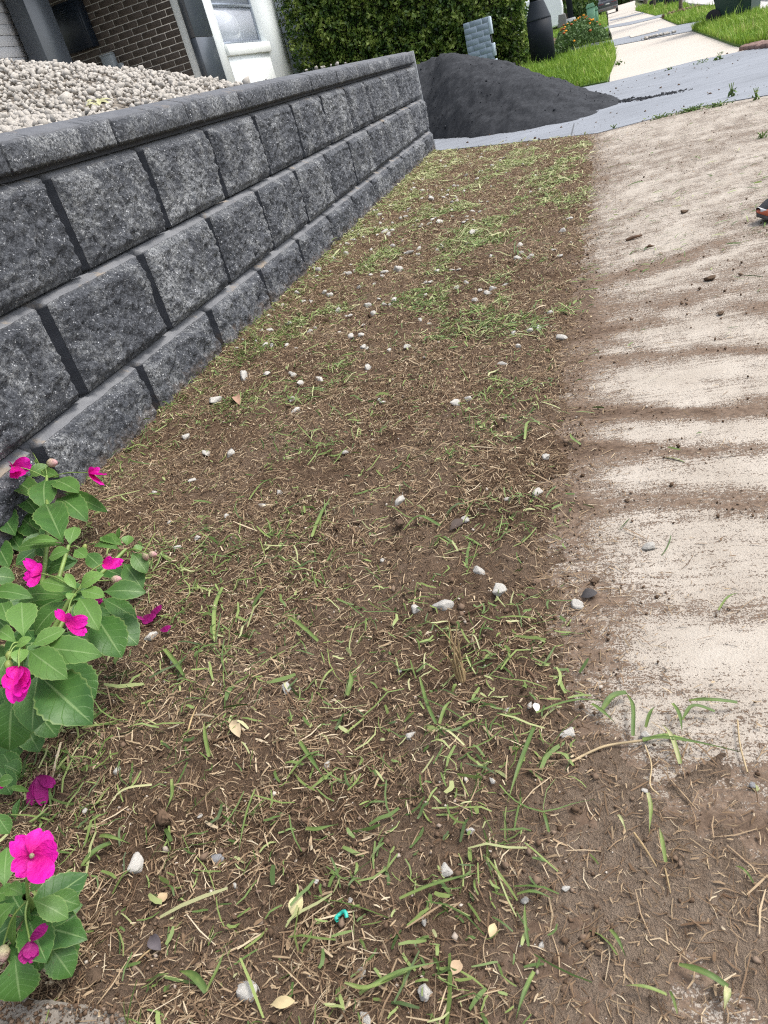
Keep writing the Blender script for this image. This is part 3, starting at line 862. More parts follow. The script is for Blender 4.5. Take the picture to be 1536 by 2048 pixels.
ribbons('fine_roots', B, r1.random(len(B)) * 6.28, r1.lognormal(math.log(0.024), 0.5, len(B)).clip(0.008, 0.07), r1.uniform(0.0004, 0.0009, len(B)) * nz_(B), np.clip(r1.beta(1.6, 2.6, len(B)), 0, 1), surf, r1, MSTRAW, 5, 0.004, 0.06, 0.9, taper=0.1)
gpd = lambda x, y: (y < verge_end(x) + 0.02) * np.clip((0.35 + 0.65 * strip_d(x, y)) * sstep(edge_x(y) + 0.03, edge_x(y) - 0.08, x) * (0.07 + 0.22 * sstep(-0.3, -0.9, y) + 0.35 * sstep(0.18, 0.03, x) * (y > -0.2) + 1.0 * sstep(0.02, 0.30, fbm(x * 3.4 + 9, y * 2.8, 5, 4, 0.6)) * (0.45 + 0.75 * sstep(-0.2, 0.9, y))), 0, 1)
B = scatter_xy(29000, r1, gpd, power=0.95)
ribbons('green_grass_clippings', B, r1.random(len(B)) * 6.28, r1.lognormal(math.log(0.022), 0.6, len(B)).clip(0.006, 0.10), r1.lognormal(math.log(0.0021), 0.42, len(B)).clip(0.0008, 0.0065) * nz_(B), np.clip(r1.beta(1.9, 1.8, len(B)) + 0.13 * np.maximum(0, B[:, 1] - 0.1), 0, 0.97), surf, r1, MGREEN, 3, 0.010, 0.18, 0.28, taper=0.30)
# sparse bits blown over the path
pd = lambda x, y: np.clip(0.04 + 0.9 * np.exp(-np.maximum(0, x - edge_x(y)) / 0.08) + 0.95 * soil_spread(x, y), 0, 1) * (x > edge_x(y) - 0.07) * sstep(0.05, 0.5, path_dirt(x, y))
B = scatter_xy(23000, r1, pd, -1.55, 3.9, 1.9, 1.03, 2.0)
ribbons('dry_grass_clippings', B, r1.random(len(B)) * 6.28, r1.lognormal(math.log(0.0125), 0.6, len(B)).clip(0.003, 0.06), r1.lognormal(math.log(0.0009), 0.4, len(B)).clip(0.0004, 0.0032) * nz_(B), r1.beta(1.7, 2.2, len(B)), surf, r1, MSTRAW, 2, 0.003, 0.06)
gd = lambda x, y: (x > edge_x(y) - 0.03) * np.clip(0.05 + 0.5 * np.exp(-(((psi(x, y) - 0.92) / 0.16) ** 2)) + 0.25 * np.exp(-(((psi(x, y) - 1.4) / 0.3) ** 2)) + 0.10 * sstep(-0.8, -1, y), 0, 1)
B = scatter_xy(560, r1, gd, -1.5, 3.9, 1.0, 1.1, 2.3)
ribbons('green_grass_clippings', B, np.where(B[:, 1] > 0.4, 0.4, -0.2) + r1.normal(0, 0.6, len(B)), r1.lognormal(math.log(0.030), 0.5, len(B)).clip(0.01, 0.11), r1.lognormal(math.log(0.0026), 0.35, len(B)).clip(0.0012, 0.006), r1.beta(1.8, 2.2, len(B)), surf, r1, MGREEN, 3, 0.006, 0.10, 0.25, taper=0.35)
# soil crumbs
cp = [rock_vf(300 + k, 1, 1.0, 4)[0:2] for k in range(4)]
oct_v = np.array([(1, 0, 0), (-1, 0, 0), (0, 1, 0), (0, -1, 0), (0, 0, 1), (0, 0, -1)], float); oct_f = np.array([(0, 2, 4), (2, 1, 4), (1, 3, 4), (3, 0, 4), (2, 0, 5), (1, 2, 5), (3, 1, 5), (0, 3, 5)])
ov = []
for k in range(5):
    ov.append((oct_v * np.random.default_rng(k).uniform(0.6, 1.2, (6, 1)) * np.array([1, .85, .75]), oct_f))


def crumb_d(x, y):
    a = 0.75 * sstep(edge_x(y) + 0.04, edge_x(y) - 0.05, x) * (y < verge_end(x))
    return np.clip(a + np.where(x > edge_x(y) - 0.05, np.clip(path_dirt(x, y) - 0.25, 0, 1) * 0.42, 0), 0, 1)


B = scatter_xy(62000, r1, crumb_d, -1.55, 4.2, 1.9, 0.0, 2.1)
S = r1.lognormal(math.log(0.0016), 0.52, len(B)).clip(0.0006, 0.0075)
scatter_join('soil_crumbs', ov, np.stack([B[:, 0], B[:, 1], surf(B[:, 0], B[:, 1]) + S * 0.4], 1), S, r1, MCRUMB, np.clip(r1.beta(1.2, 1.6, len(B)) + (r1.random(len(B)) < 0.04) * 0.6, 0, 1))
B = scatter_xy(420, r1, lambda x, y: strip_d(x, y) * 0 + (x < edge_x(y) - 0.03) * 1.0, -1.5, 3.0, 1.5)
S = r1.lognormal(math.log(0.0042), 0.45, len(B)).clip(0.002, 0.015)
scatter_join('soil_crumbs', [rock_vf(330 + k, 2, 0.9, 5, 0.4) for k in range(5)], np.stack([B[:, 0], B[:, 1], surf(B[:, 0], B[:, 1]) + S * 0.2], 1), S, r1, MCRUMB, r1.beta(1.6, 2.4, len(B)) * 0.8)


# ------------------------------------------------------------------ single stones and clods lying about
def lay(x, y, lift=0.0):
    X = g(x, y)
    for _ in range(3): X = g(x, y, float(surf(X[0], X[1])) + lift)
    return X


STONES = [  # px, py, size px, aspect, label
    (1075, 985, 28, .9, 'rounded white stone alone on bare soil near the path edge, upper of two'),
    (960, 1142, 35, .95, 'white stone touching the upper left of a similar rounder grey-white stone'),
    (998, 1177, 36, .9, 'rounder grey-white stone just below a white stone on bare soil'),
    (885, 1210, 46, .55, 'long flat white stone lying left of the pair of rounded stones'),
    (828, 1218, 27, .9, 'small chalky stone just left of the long flat white stone'),
    (1152, 1208, 31, .8, 'angular white stone with a dark scrap beside it at the path edge'),
    (800, 1003, 32, .6, 'upright narrow white stone with a green blade leaning over it'),
    (930, 1038, 23, .8, 'small white stone half under a dark dead leaf'),
    (1137, 1466, 34, .5, 'bone-shaped white stone below the long green blade'),
    (305, 1271, 30, .75, 'pitted white stone next to the fallen magenta petals'),
    (275, 1725, 46, .75, 'large cream stone to the right of the open magenta flower'),
    (497, 1980, 54, .85, 'largest grey-white stone near the bottom edge of the verge'),
    (733, 2034, 32, .8, 'grey-white stone cut by the bottom edge of the picture'),
    (855, 1978, 38, .8, 'dull white stone among straw right of the largest stone'),
    (726, 1942, 26, .8, 'pale tan stone among green blades near the bottom'),
    (490, 752, 30, .75, 'white stone lying in the soil nearest the foot of the third block joint'),
    (535, 748, 22, .7, 'smaller white stone right next to a white stone by the wall foot'),
    (430, 800, 30, .55, 'flat chalk stone on the soil close under the wall'),
    (462, 905, 23, .8, 'white stone in front of the green cuttings near the wall'),
    (373, 873, 19, .9, 'small cream stone at the foot of the lowest blocks'),
    (1091, 913, 22, .8, 'tan stone at the border of soil and path'),
    (735, 611, 24, .7, 'white stone in the middle of the verge below a stone cluster'),
    (795, 541, 26, .7, 'white stone of a close cluster in the middle of the verge'),
    (986, 578, 20, .8, 'white stone lying on green cuttings right of the cluster'),
    (935, 800, 22, .6, 'pale flat stone with straw across it in mid verge'),
    (1298, 1093, 32, .5, 'grey-white flat stone on the dusty concrete path'),
    (891, 1738, 34, .7, 'pale pink-white stone with straw over it in the lower verge'),
    (942, 1660, 22, .9, 'small rounded cream stone in the lower verge'),
    (1132, 1775, 20, .8, 'small smooth white pebble near the lower path edge'),
    (437, 1716, 34, .6, 'brown-grey stone right of the large cream stone'),
    (1506, 1570, 18, .7, 'small blue-grey pebble at the right on the dirty path'),
    (1292, 1468, 24, .8, 'clear-looking white quartz stone beside the uprooted grass runner'),
]
hero_rocks = [rock_mesh('stone', 400 + k, MCHALK, 3, 0.10, False, 1.0) for k in range(9)]
for k, (x, y, s, asp, lab) in enumerate(STONES):
    X = lay(x, y + s * asp * 0.18); sz = s * depth(X) / F
    me = hero_rocks[k % 9]
    if 'blue-grey' in lab or 'brown-grey' in lab:
        me = rock_mesh('stone', 450 + k, MGREYST, 2, 0.06, True)
    o = setup(link('stone', me), lab, 'stone', 'pale stones scattered on the verge and path')
    o.location = X + np.array([0, 0, sz * 0.11]); o.scale = (sz * 0.66, sz * 0.66 * (0.75 + 0.25 * asp), sz * 0.66 * (0.45 + 0.55 * asp)); o.rotation_euler = (random.uniform(-.25, .25), random.uniform(-.25, .25), {885: -0.15, 800: 1.3, 1137: 0.5}.get(x, random.uniform(0, 6.28)))
# the many smaller ones, denser along the wall and in the middle distance
small = [(540, 660, 15), (620, 664, 13), (722, 668, 18), (545, 691, 15), (640, 760, 18), (600, 765, 20), (1010, 570, 14), (960, 580, 14), (1027, 665, 16), (1060, 660, 14), (1078, 657, 15), (1005, 730, 20), (765, 805, 16), (585, 800, 20), (592, 820, 22), (1100, 625, 14), (1014, 998, 15),
         (910, 805, 20), (945, 463, 20), (770, 465, 16), (785, 460, 14), (880, 443, 16), (862, 398, 18), (905, 405, 13), (905, 540, 12), (660, 590, 14), (700, 630, 12), (840, 640, 13), (770, 545, 16), (820, 505, 16), (1120, 512, 14), (1040, 490, 15), (970, 655, 13), (950, 600, 16), (718, 575, 14), (770, 610, 13),
         (412, 905, 20), (385, 960, 15), (455, 1030, 18), (310, 985, 15), (355, 1095, 16), (525, 1010, 14), (340, 1045, 14), (560, 985, 14), (395, 1075, 16), (800, 1340, 15), (1013, 1420, 15), (822, 1470, 22), (655, 1530, 18), (573, 1375, 22), (345, 1320, 15), (235, 1540, 20), (170, 1620, 14), (700, 1800, 14), (632, 1760, 15), (1050, 1800, 16), (848, 1842, 16), (470, 1770, 14), (1083, 1890, 14), (985, 1560, 14), (1290, 1580, 13), (1060, 1410, 14), (400, 1630, 14), (765, 1120, 12), (690, 905, 13), (760, 800, 14), (850, 715, 13)]
srk = [rock_mesh('pebble', 480 + k, MCHALK, 2, 0.08, False) for k in range(6)]
r2 = random.Random(5)
xy = [(x, y, s) for x, y, s in small]
while len(xy) < 288:
    X = r2.uniform(0.03, 1.1) ** 1.15; Y = r2.uniform(0.3, 4.6)
    if Y > verge_end(X) - 0.06: continue
    if r2.random() > (0.35 + 0.65 * (X < 0.75)) * (0.45 + 0.55 * (0.8 < Y < 3.4)): continue
    xy.append((None, (X, Y), r2.uniform(0.0055, 0.0140)))


def pebble_label(X):
    far = 'in the foreground straw' if X[1] < -0.35 else 'in the nearer half of the verge' if X[1] < 0.7 else 'in the middle of the verge' if X[1] < 2.2 else 'towards the driveway end of the verge'
    side = 'close to the block wall' if X[0] < 0.35 else 'beside the concrete path' if X[0] > 0.85 else 'midway between wall and path'
    return 'small chalky pebble ' + far + ', ' + side


for k, (x, y, s) in enumerate(xy):
    if x is None:
        X = np.array([y[0], y[1], float(surf(*y))]); sz = s * 2
    else:
        X = lay(x, y + s * 0.15); sz = s * depth(X) / F
    o = setup(link('pebble', srk[k % 6]), pebble_label(X), 'pebble', 'small pale pebbles on the verge')
    o.location = X + np.array([0, 0, sz * 0.10]); q = sz * 0.74
    o.scale = (q, q * r2.uniform(.7, 1), q * r2.uniform(.6, .95)); o.rotation_euler = (r2.uniform(-.5, .5), r2.uniform(-.5, .5), r2.uniform(0, 6.3))
clodm = [rock_mesh('soil_clod', 500 + k, MCLOD, 2, 0.22, True) for k in range(4)]
for k, (x, y, s, lab) in enumerate([(1420, 556, 28, 'largest brown soil clod lying on the dusty path'), (1441, 625, 20, 'flat double soil clod on the path below the largest clod'), (1198, 1903, 24, 'round brown nut-like clod on the lower dirty path'), (565, 1300, 40, 'rough soil lump in the verge right of the flowers'), (800, 1045, 34, 'soil lump left of the stone with the dead leaf'),
                                    (715, 1040, 34, 'reddish soil lump in mid verge'), (1300, 490, 16, 'small dark clod on the path right of the little stick'), (190, 1945, 54, 'fibrous brown lump at the lower left near the edging'), (1190, 1160, 26, 'reddish lump at the path edge beside the white stones'), (1255, 1000, 14, 'tiny dark clod on the pale path in mid picture'), (1368, 422, 20, 'grey lump on the far part of the dusty path'), (700, 1905, 30, 'earthy lump among straw near the bottom')]):
    X = lay(x, y + s * .15); sz = s * depth(X) / F
    o = setup(link('soil_clod', clodm[k % 4]), lab, 'soil clod', 'loose clods of earth')
    o.location = X + np.array([0, 0, sz * 0.14]); o.scale = (sz * .55, sz * .5, sz * .4); o.rotation_euler = (0, 0, k * 1.3)

# ------------------------------------------------------------------ single blades of grass that stand out
BL = [
    ([(1073, 1428), (1146, 1411), (1212, 1406)], 9, 0, 'long green blade at the top of the uprooted runner, tip pointing left'),
    ([(1203, 1426), (1226, 1403), (1254, 1388)], 15, 0, 'broad dark green blade at the upper end of the runner'),
    ([(1183, 1410), (1204, 1431), (1230, 1448)], 10, 0, 'short blade bent down across the runner'),
    ([(1252, 1388), (1268, 1424), (1270, 1475)], 10, 0, 'curved green blade hanging down to the runner joint'),
    ([(1292, 1457), (1310, 1417)], 10, 0, 'short upright blade behind the quartz stone'),
    ([(1378, 1404), (1420, 1410), (1475, 1408)], 10, 0, 'single dark blade lying flat on pale concrete'),
    ([(1285, 1481), (1347, 1487), (1475, 1506)], 9, 0, 'long straight blade pointing right from the runner'),
    ([(1016, 1608), (1044, 1534), (1071, 1452)], 11, 0, 'long straight green blade slanting up at the path edge'),
    ([(1000, 1572), (1033, 1610), (1088, 1634), (1146, 1616), (1190, 1601)], 5, 0, 'thin curved green stem crossing below the long slanting blade'),
    ([(1088, 1629), (1100, 1667)], 8, 0, 'short blade hanging from the thin curved stem'),
    ([(1296, 1588), (1303, 1628), (1299, 1669)], 10, .5, 'pale green blade standing on the brown path'),
    ([(1319, 1658), (1332, 1727)], 10, .4, 'green blade just below right of the pale blade on brown path'),
    ([(1236, 1632), (1252, 1666)], 7, .7, 'short yellow-green scrap left of the pale path blades'),
    ([(1358, 1932), (1413, 1957), (1456, 1977)], 15, 0, 'broad folded blade at the lower right corner, upper half'),
    ([(1456, 1977), (1455, 2000), (1449, 2023)], 17, .75, 'pale base of the folded blade at the lower right corner'),
    ([(1252, 1974), (1290, 1984), (1336, 1994)], 10, .4, 'light green blade lying left of the folded blade'),
    ([(1221, 1862), (1238, 1890), (1252, 1917)], 9, .1, 'small grey-green blade on brown path'),
    ([(1472, 1735), (1507, 1768)], 5, .1, 'thin blade at the right edge on brown path'),
    ([(1035, 1791), (1070, 1793), (1106, 1800)], 9, 0, 'dark blade lying level in the lower verge'),
    ([(1051, 1809), (1053, 1850), (1058, 1895)], 8, .1, 'blade standing below the level dark blade'),
    ([(1069, 1946), (1052, 1995), (1033, 2041)], 11, 0, 'long blade leaning at the bottom edge'),
    ([(1365, 1442), (1387, 1422), (1431, 1427)], 9, 0, 'arched blade at the right of the runner clump'),
    ([(1345, 1409), (1360, 1440), (1365, 1470)], 9, 0, 'narrow upright blade in the runner clump'),
    ([(1325, 1452), (1345, 1485), (1361, 1530)], 11, .7, 'pale rooted blade pointing down from the clump'),
    ([(1437, 1223), (1455, 1205), (1474, 1188)], 6, .2, 'small blade lying on the bright concrete'),
    ([(840, 1356), (858, 1419), (873, 1450)], 9, 0, 'long curved blade above the soil in mid lower verge'),
    ([(880, 1450), (893, 1425), (905, 1404)], 9, .2, 'short blade crossing right of the long curved blade'),
    ([(870, 1450), (930, 1495)], 6, .8, 'pale stalk running from the long curved blade'),
    ([(600, 1485), (625, 1525), (650, 1560)], 11, 0, 'dark blade of a crossed pair in the lower verge'),
    ([(575, 1560), (612, 1525), (640, 1505)], 9, .1, 'other blade of the crossed pair in the lower verge'),
    ([(512, 1580), (497, 1640), (480, 1705)], 7, .15, 'tall thin blade rising in the lower left verge'),
    ([(410, 1445), (415, 1480), (420, 1515)], 11, .25, 'upright blade right of the flower plant'),
    ([(612, 1660), (640, 1668), (675, 1652)], 11, .1, 'boat-shaped blade in the lower verge'),
    ([(430, 1285), (433, 1225), (445, 1180)], 10, .3, 'leaning blade above the upright one near the flowers'),
    ([(330, 1300), (360, 1340), (375, 1365)], 12, 0, 'broad dark blade beside the pitted white stone'),
    ([(570, 1232), (600, 1255), (637, 1284)], 9, .25, 'green blade in the middle of the verge pointing down right'),
    ([(500, 1000), (525, 975), (547, 958)], 8, .2, 'blade among dry straw left of centre'),
    ([(808, 1062), (840, 1040), (880, 1053)], 10, .05, 'arched blade just below the stone with the dead leaf'),
    ([(625, 1075), (645, 1035), (666, 993)], 9, .2, 'long blade tilted up in mid verge'),
    ([(700, 1345), (706, 1370), (695, 1395)], 12, .2, 'short wide blade in centre of the lower verge'),
    ([(720, 1990), (800, 1955), (890, 1925)], 11, .1, 'long blade near the bottom beside the tan stone'),
    ([(690, 1968), (740, 1985), (815, 1945)], 12, .3, 'pale green blade crossing the bottom blades'),
    ([(800, 1800), (880, 1775), (972, 1742)], 9, .1, 'thin arched blade in the lower verge'),
    ([(360, 1945), (395, 1962), (415, 1985)], 20, .05, 'broad green blade near the largest stone'),
    ([(415, 1985), (440, 1950), (452, 1905)], 9, .2, 'blade rising from the broad one near the largest stone'),
    ([(165, 1735), (195, 1712), (222, 1690)], 15, 0, 'dark broad blade right of the open flower'),
    ([(200, 1675), (225, 1682), (262, 1690)], 10, .2, 'boat-shaped blade above the large cream stone'),
    ([(210, 1630), (250, 1590), (305, 1572)], 7, .85, 'bleached arched blade above the cream stone'),
    ([(345, 1560), (350, 1600), (335, 1625)], 9, .2, 'blade in the tuft of cuttings above the cream stone'),
    ([(1355, 2030), (1340, 1985)], 7, .2, 'small blade by the bottom edge on the dirty path'),
    ([(960, 1300), (950, 1280), (925, 1278)], 4, .9, 'dry thread-like stalk by the dead tuft'),
    ([(1140, 868), (1146, 885), (1160, 892)], 8, .2, 'blade at the path edge above the pale streaks'),
    ([(1050, 880), (1060, 850), (1110, 862)], 7, .2, 'blade arching over dark soil near the path edge'),
    ([(640, 1380), (655, 1360), (668, 1340)], 6, .5, 'small blade right of the soil lump'),
]
for k, (pts, wpx, tint, lab) in enumerate(BL):
    W3 = np.array([lay(x, y, 0.006) for x, y in pts]); C3 = spline(W3, 9)
    C3[:, 2] += 0.006 * np.sin(np.linspace(0, math.pi, 9)) + 0.002
    hw = 0.40 * wpx * depth(C3[4]) / F
    if k % 3 == 0: C3[3:] += 0.03 * np.linalg.norm(C3[-1] - C3[0]) * np.array([math.cos(k), math.sin(k), 0.15]) * np.linspace(0, 1, 6)[:, None]
    T = np.gradient(C3, axis=0); T /= np.linalg.norm(T, axis=1)[:, None]
    Sv = np.cross(T, np.array([0.25 * math.sin(k), 0.25 * math.cos(k * 1.7), 1.0])); Sv /= np.linalg.norm(Sv, axis=1)[:, None]
    t = np.linspace(0, 1, 9); prof = np.clip(np.minimum(0.85 + t * .5, (1.0 - t) * 2.2 + (0.45 if k % 4 == 1 else 0.0)), 0.06, 1)[:, None] * hw
    if k % 2: prof = prof[::-1]
    V = np.stack([C3 - Sv * prof + [0, 0, 0.25 * hw], C3 - [0, 0, 0.2 * hw], C3 + Sv * prof + [0, 0, 0.25 * hw]], 1).reshape(-1, 3)
    o = link('cut_grass', mesh_np('cut_grass', V, grid_faces(9, 3), MGREEN, False, {'tint': np.clip(np.full(27, min(1, 0.28 + tint * 0.8)) + 0.3 * np.repeat(t[::-1] ** 3, 3) + np.tile([-.06, .14, -.02], 9) + RNG.normal(0, .06, 27), 0, 1)}))
    setup(o, lab, 'grass blade', 'single cut blades of grass')

# uprooted runner, dead tuft, leaves, sticks, scraps
rn = thing('grass_runner', 'uprooted couch grass runner lying across the edge of the concrete path', 'grass runner', lay(1285, 1482))
o0 = np.array(rn.location)
for nm, pts, r, mt in (('stem', [(1140, 1525), (1185, 1502), (1220, 1490), (1285, 1481)], .0014, 'a'), ('stem', [(1285, 1481), (1330, 1470), (1372, 1480)], .0018, 'b'), ('root', [(1290, 1490), (1303, 1530), (1300, 1570), (1318, 1590)], .0008, 'a'), ('root', [(1475, 1440), (1480, 1490), (1495, 1545)], .0009, 'a')):
    W3 = spline([lay(x, y, 0.004) for x, y in pts], 12) - o0
    link(nm, tube_mesh(nm, W3, r, simple('runner_straw', (0.34, 0.26, 0.15), 0.7, 0.3, 60) if mt == 'a' else MSTEM, 5), rn)
dt = thing('dead_grass_tuft', 'small upright tuft of dead straw-coloured grass on bare soil', 'grass tuft', lay(922, 1358)); o0 = np.array(dt.location)
MDEAD = simple('dead_stalk', (0.30, 0.215, 0.11), 0.75, 0.4, 50)
for k in range(11):
    a = k * 2.4; h = random.uniform(.045, .085) * (0.5 if k > 6 else 1)
    link('stalk', tube_mesh('stalk', spline([(0.004 * math.cos(a), 0.004 * math.sin(a), -0.004), (0.006 * math.cos(a), 0.006 * math.sin(a), h * .5), (random.uniform(-.012, .016), random.uniform(-.012, .012), h)], 7), np.linspace(.0017, .0007, 7), MDEAD, 5), dt)
for x, y, ln, an, lab in ((1268, 476, 32, .25, 'short dark stick lying on the far dusty path'), (1300, 494, 18, .1, 'tiny dark twig near the short stick on the path'), (1062, 1350, 30, -.9, 'split brown twig end on bare soil right of the dead tuft'), (385, 1440, 70, 1.2, 'rust-brown dry husk right of the flower plant'), (950, 1222, 60, .35, 'reddish twig just right of the long flat stone'), (300, 1905, 60, .6, 'straw stalk near the dark scrap at lower left'), (1290, 1700, 90, -1.0, 'long dry stalk on the brown lower path'), (1335, 1760, 70, -1.35, 'tan strip of dry leaf sheath on the brown lower path')):
    X = lay(x, y, .003); L = ln * depth(X) / F
    d = lay(x + 20 * math.cos(an), y - 20 * math.sin(an), .003) - X; d /= np.linalg.norm(d)
    pts = [X - d * L / 2, X + np.array([0, 0, .003]), X + d * L / 2 + np.array([0, 0, .002])]
    setup(link('twig', tube_mesh('twig', spline(pts, 7), np.array([.8, 1, 1.1, 1, .9, .8, .5]) * L * (.10 if ln < 40 else .028), MDEAD if 'straw' in lab or 'dry' in lab or 'tan' in lab else simple('twig_brown', (0.10, 0.055, 0.03), .8, .4, 40), 6)), lab, 'twig', 'twigs and stalks on the ground')


# ------------------------------------------------------------------ leaves and flowers
def leaf_vf(b, t, w, nhint, fold=0.18, arch=0.10, serr=0.05, n=19, tipsharp=1.0, wide=0.52):
    b = np.asarray(b, float); t = np.asarray(t, float); A = t - b; L = np.linalg.norm(A); a = A / L
    s = np.cross(a, nhint); s /= np.linalg.norm(s); nn = np.cross(s, a)
    u = np.linspace(0, 1, n); acr = np.array([-1, -.55, 0, .55, 1])
    # outline: slow swell from the stalk, widest past the middle, pointed tip
    prof = np.interp(u, [0, .07, .16, .28, .42, .54, .68, .80, .90, .96, 1], [.05, .10, .36, .72, .95, 1, .93, .72, .42, .18, .02])
    V = []; ls = []; lt = []
    for i in range(n):
        for c in acr:
            ww = prof[i] * w / 2 * c
            if abs(c) == 1: ww *= 1 + serr * (1 if i % 2 else -1)
            z = arch * L * math.sin(math.pi * u[i]) - abs(c) * 0 + fold * abs(ww) + 0.012 * L * math.sin(u[i] * 9 + c * 2) * abs(c)
            V.append(b + a * (u[i] * L) + s * ww + nn * z); ls.append(abs(c)); lt.append(u[i])
    return np.array(V), grid_faces(n, 5), np.array(ls), np.array(lt)


def petal_vf(b, t, w, nhint, cup=0.15, notch=0.12, n=9):
    b = np.asarray(b, float); t = np.asarray(t, float); A = t - b; L = np.linalg.norm(A); a = A / L
    s = np.cross(a, nhint); s /= np.linalg.norm(s) + 1e-9; nn = np.cross(s, a)
    u = np.linspace(0, 1, n); acr = np.linspace(-1, 1, 7); V = []; lt = []
    for i in range(n):
        pr = max(0.10, math.sin(math.pi * (0.08 + 0.80 * u[i]) ** 1.25) ** 0.7)
        for c in acr:
            ww = pr * w / 2 * c; ext = u[i] * L * (1 - 0.10 * c * c * u[i] - notch * max(0, 1 - abs(c) * 2.2) * u[i] ** 3)
            z = cup * L * (u[i] ** 2) + 0.10 * w * c * c * (1 - u[i]) + 0.05 * w * math.sin(c * 5 + u[i] * 4) * u[i]
            V.append(b + a * ext + s * ww + nn * z); lt.append(u[i])
    return np.array(V), grid_faces(n, 7), np.array(lt)


def P3(c, x, y, z):
    """photograph pixel + height above the soil -> world point."""
    return g(x, y, z)


def add_leaf(parent, o0, b, t, wpx, young, rng, dz=(0, 0)):
    B_ = b; T_ = t
    w = 1.10 * wpx * 0.5 * (depth(B_) + depth(T_)) / F
    toc = CAM - 0.5 * (B_ + T_); toc /= np.linalg.norm(toc)
    nh = np.array([0, 0, 0.55]) + 0.6 * toc + rng.normal(0, 0.10, 3)
    V, Fc, ls, lt = leaf_vf(B_, T_, w, nh, rng.uniform(.05, .30), rng.uniform(.03, .12), 0.045)
    link('leaf', mesh_np('leaf', V - o0, Fc, MLEAF, True, {'ls': ls, 'lt': lt, 'young': np.full(len(ls), young)}), parent)


def add_flower(parent, o0, cen, petals, nhint, mat, name='flower'):
    """petals: list of (tip, width)."""
    root = bpy.data.objects.new(name, None); COL.objects.link(root); root.parent = parent; root.location = cen - o0; root.empty_display_size = .02
    for tip, w in petals:
        V, Fc, lt = petal_vf(cen, tip, w, nhint, random.uniform(-.05, .22))
        link('petal', mesh_np('petal', V - cen, Fc, mat, True, {'lt': lt}), root)
    return root


def add_bud(parent, o0, c, L, axis, mat):
    axis = np.asarray(axis, float); axis /= np.linalg.norm(axis)
    prof = [(0.02, 0), (0.22, .12), (0.36, .35), (0.34, .6), (0.2, .85), (0.03, 1.0)]
    me = lathe_mesh('bud', [(r * L, z * L) for r, z in prof], mat, 10)
    at = me.attributes.new('lt', 'FLOAT', 'POINT'); at.data.foreach_set('value', np.array([v.co.z / L for v in me.vertices], np.float32))
    o = link('bud', me, parent); o.location = c - o0; o.rotation_euler = Vector(axis).to_track_quat('Z', 'Y').to_euler()


def crop4(x, y): return x / 3.15, 850 + y / 3.15
def crop5(x, y): return x / 3.425, 1450 + y / 3.425


rp = np.random.default_rng(31)


def build_plant(name, label, root_px, cr, sc_, whorls, loose, stems_extra=()):
    R0 = lay(*root_px); pt = thing(name, label, 'flowering plant', R0); o0 = np.array(R0)
    for (cx, cy, cz), leaves in whorls:
        c = g(*cr(cx, cy), cz)
        mid = (R0 + c) / 2 + np.array([rp.uniform(-.02, .02), rp.uniform(-.02, .02), .02])
        link('stem', tube_mesh('stem', spline([R0, mid, c + np.array([0, 0, .004])], 10) - o0, np.linspace(.0050, .0030, 10), MSTEM, 7), pt)
        for (bx, by), (tx, ty), w, dzb, dzt, yg in leaves:
            add_leaf(pt, o0, g(*cr(bx, by), max(.012, cz + dzb)), g(*cr(tx, ty), max(.008, cz + dzt)), w / sc_, yg, rp)
        # lower, darker leaves under the whorl
        for q in range(9):
            a = rp.uniform(0, 6.28); L = rp.uniform(.045, .075); bz = cz * rp.uniform(.35, .7); b0 = R0 * (1 - bz / cz) + c * (bz / cz)
            add_leaf(pt, o0, b0, b0 + np.array([L * math.cos(a), L * math.sin(a), -.3 * bz * rp.random()]), L * .55 / depth(b0) * F / 1.1, 0.0, rp)
    return pt, o0


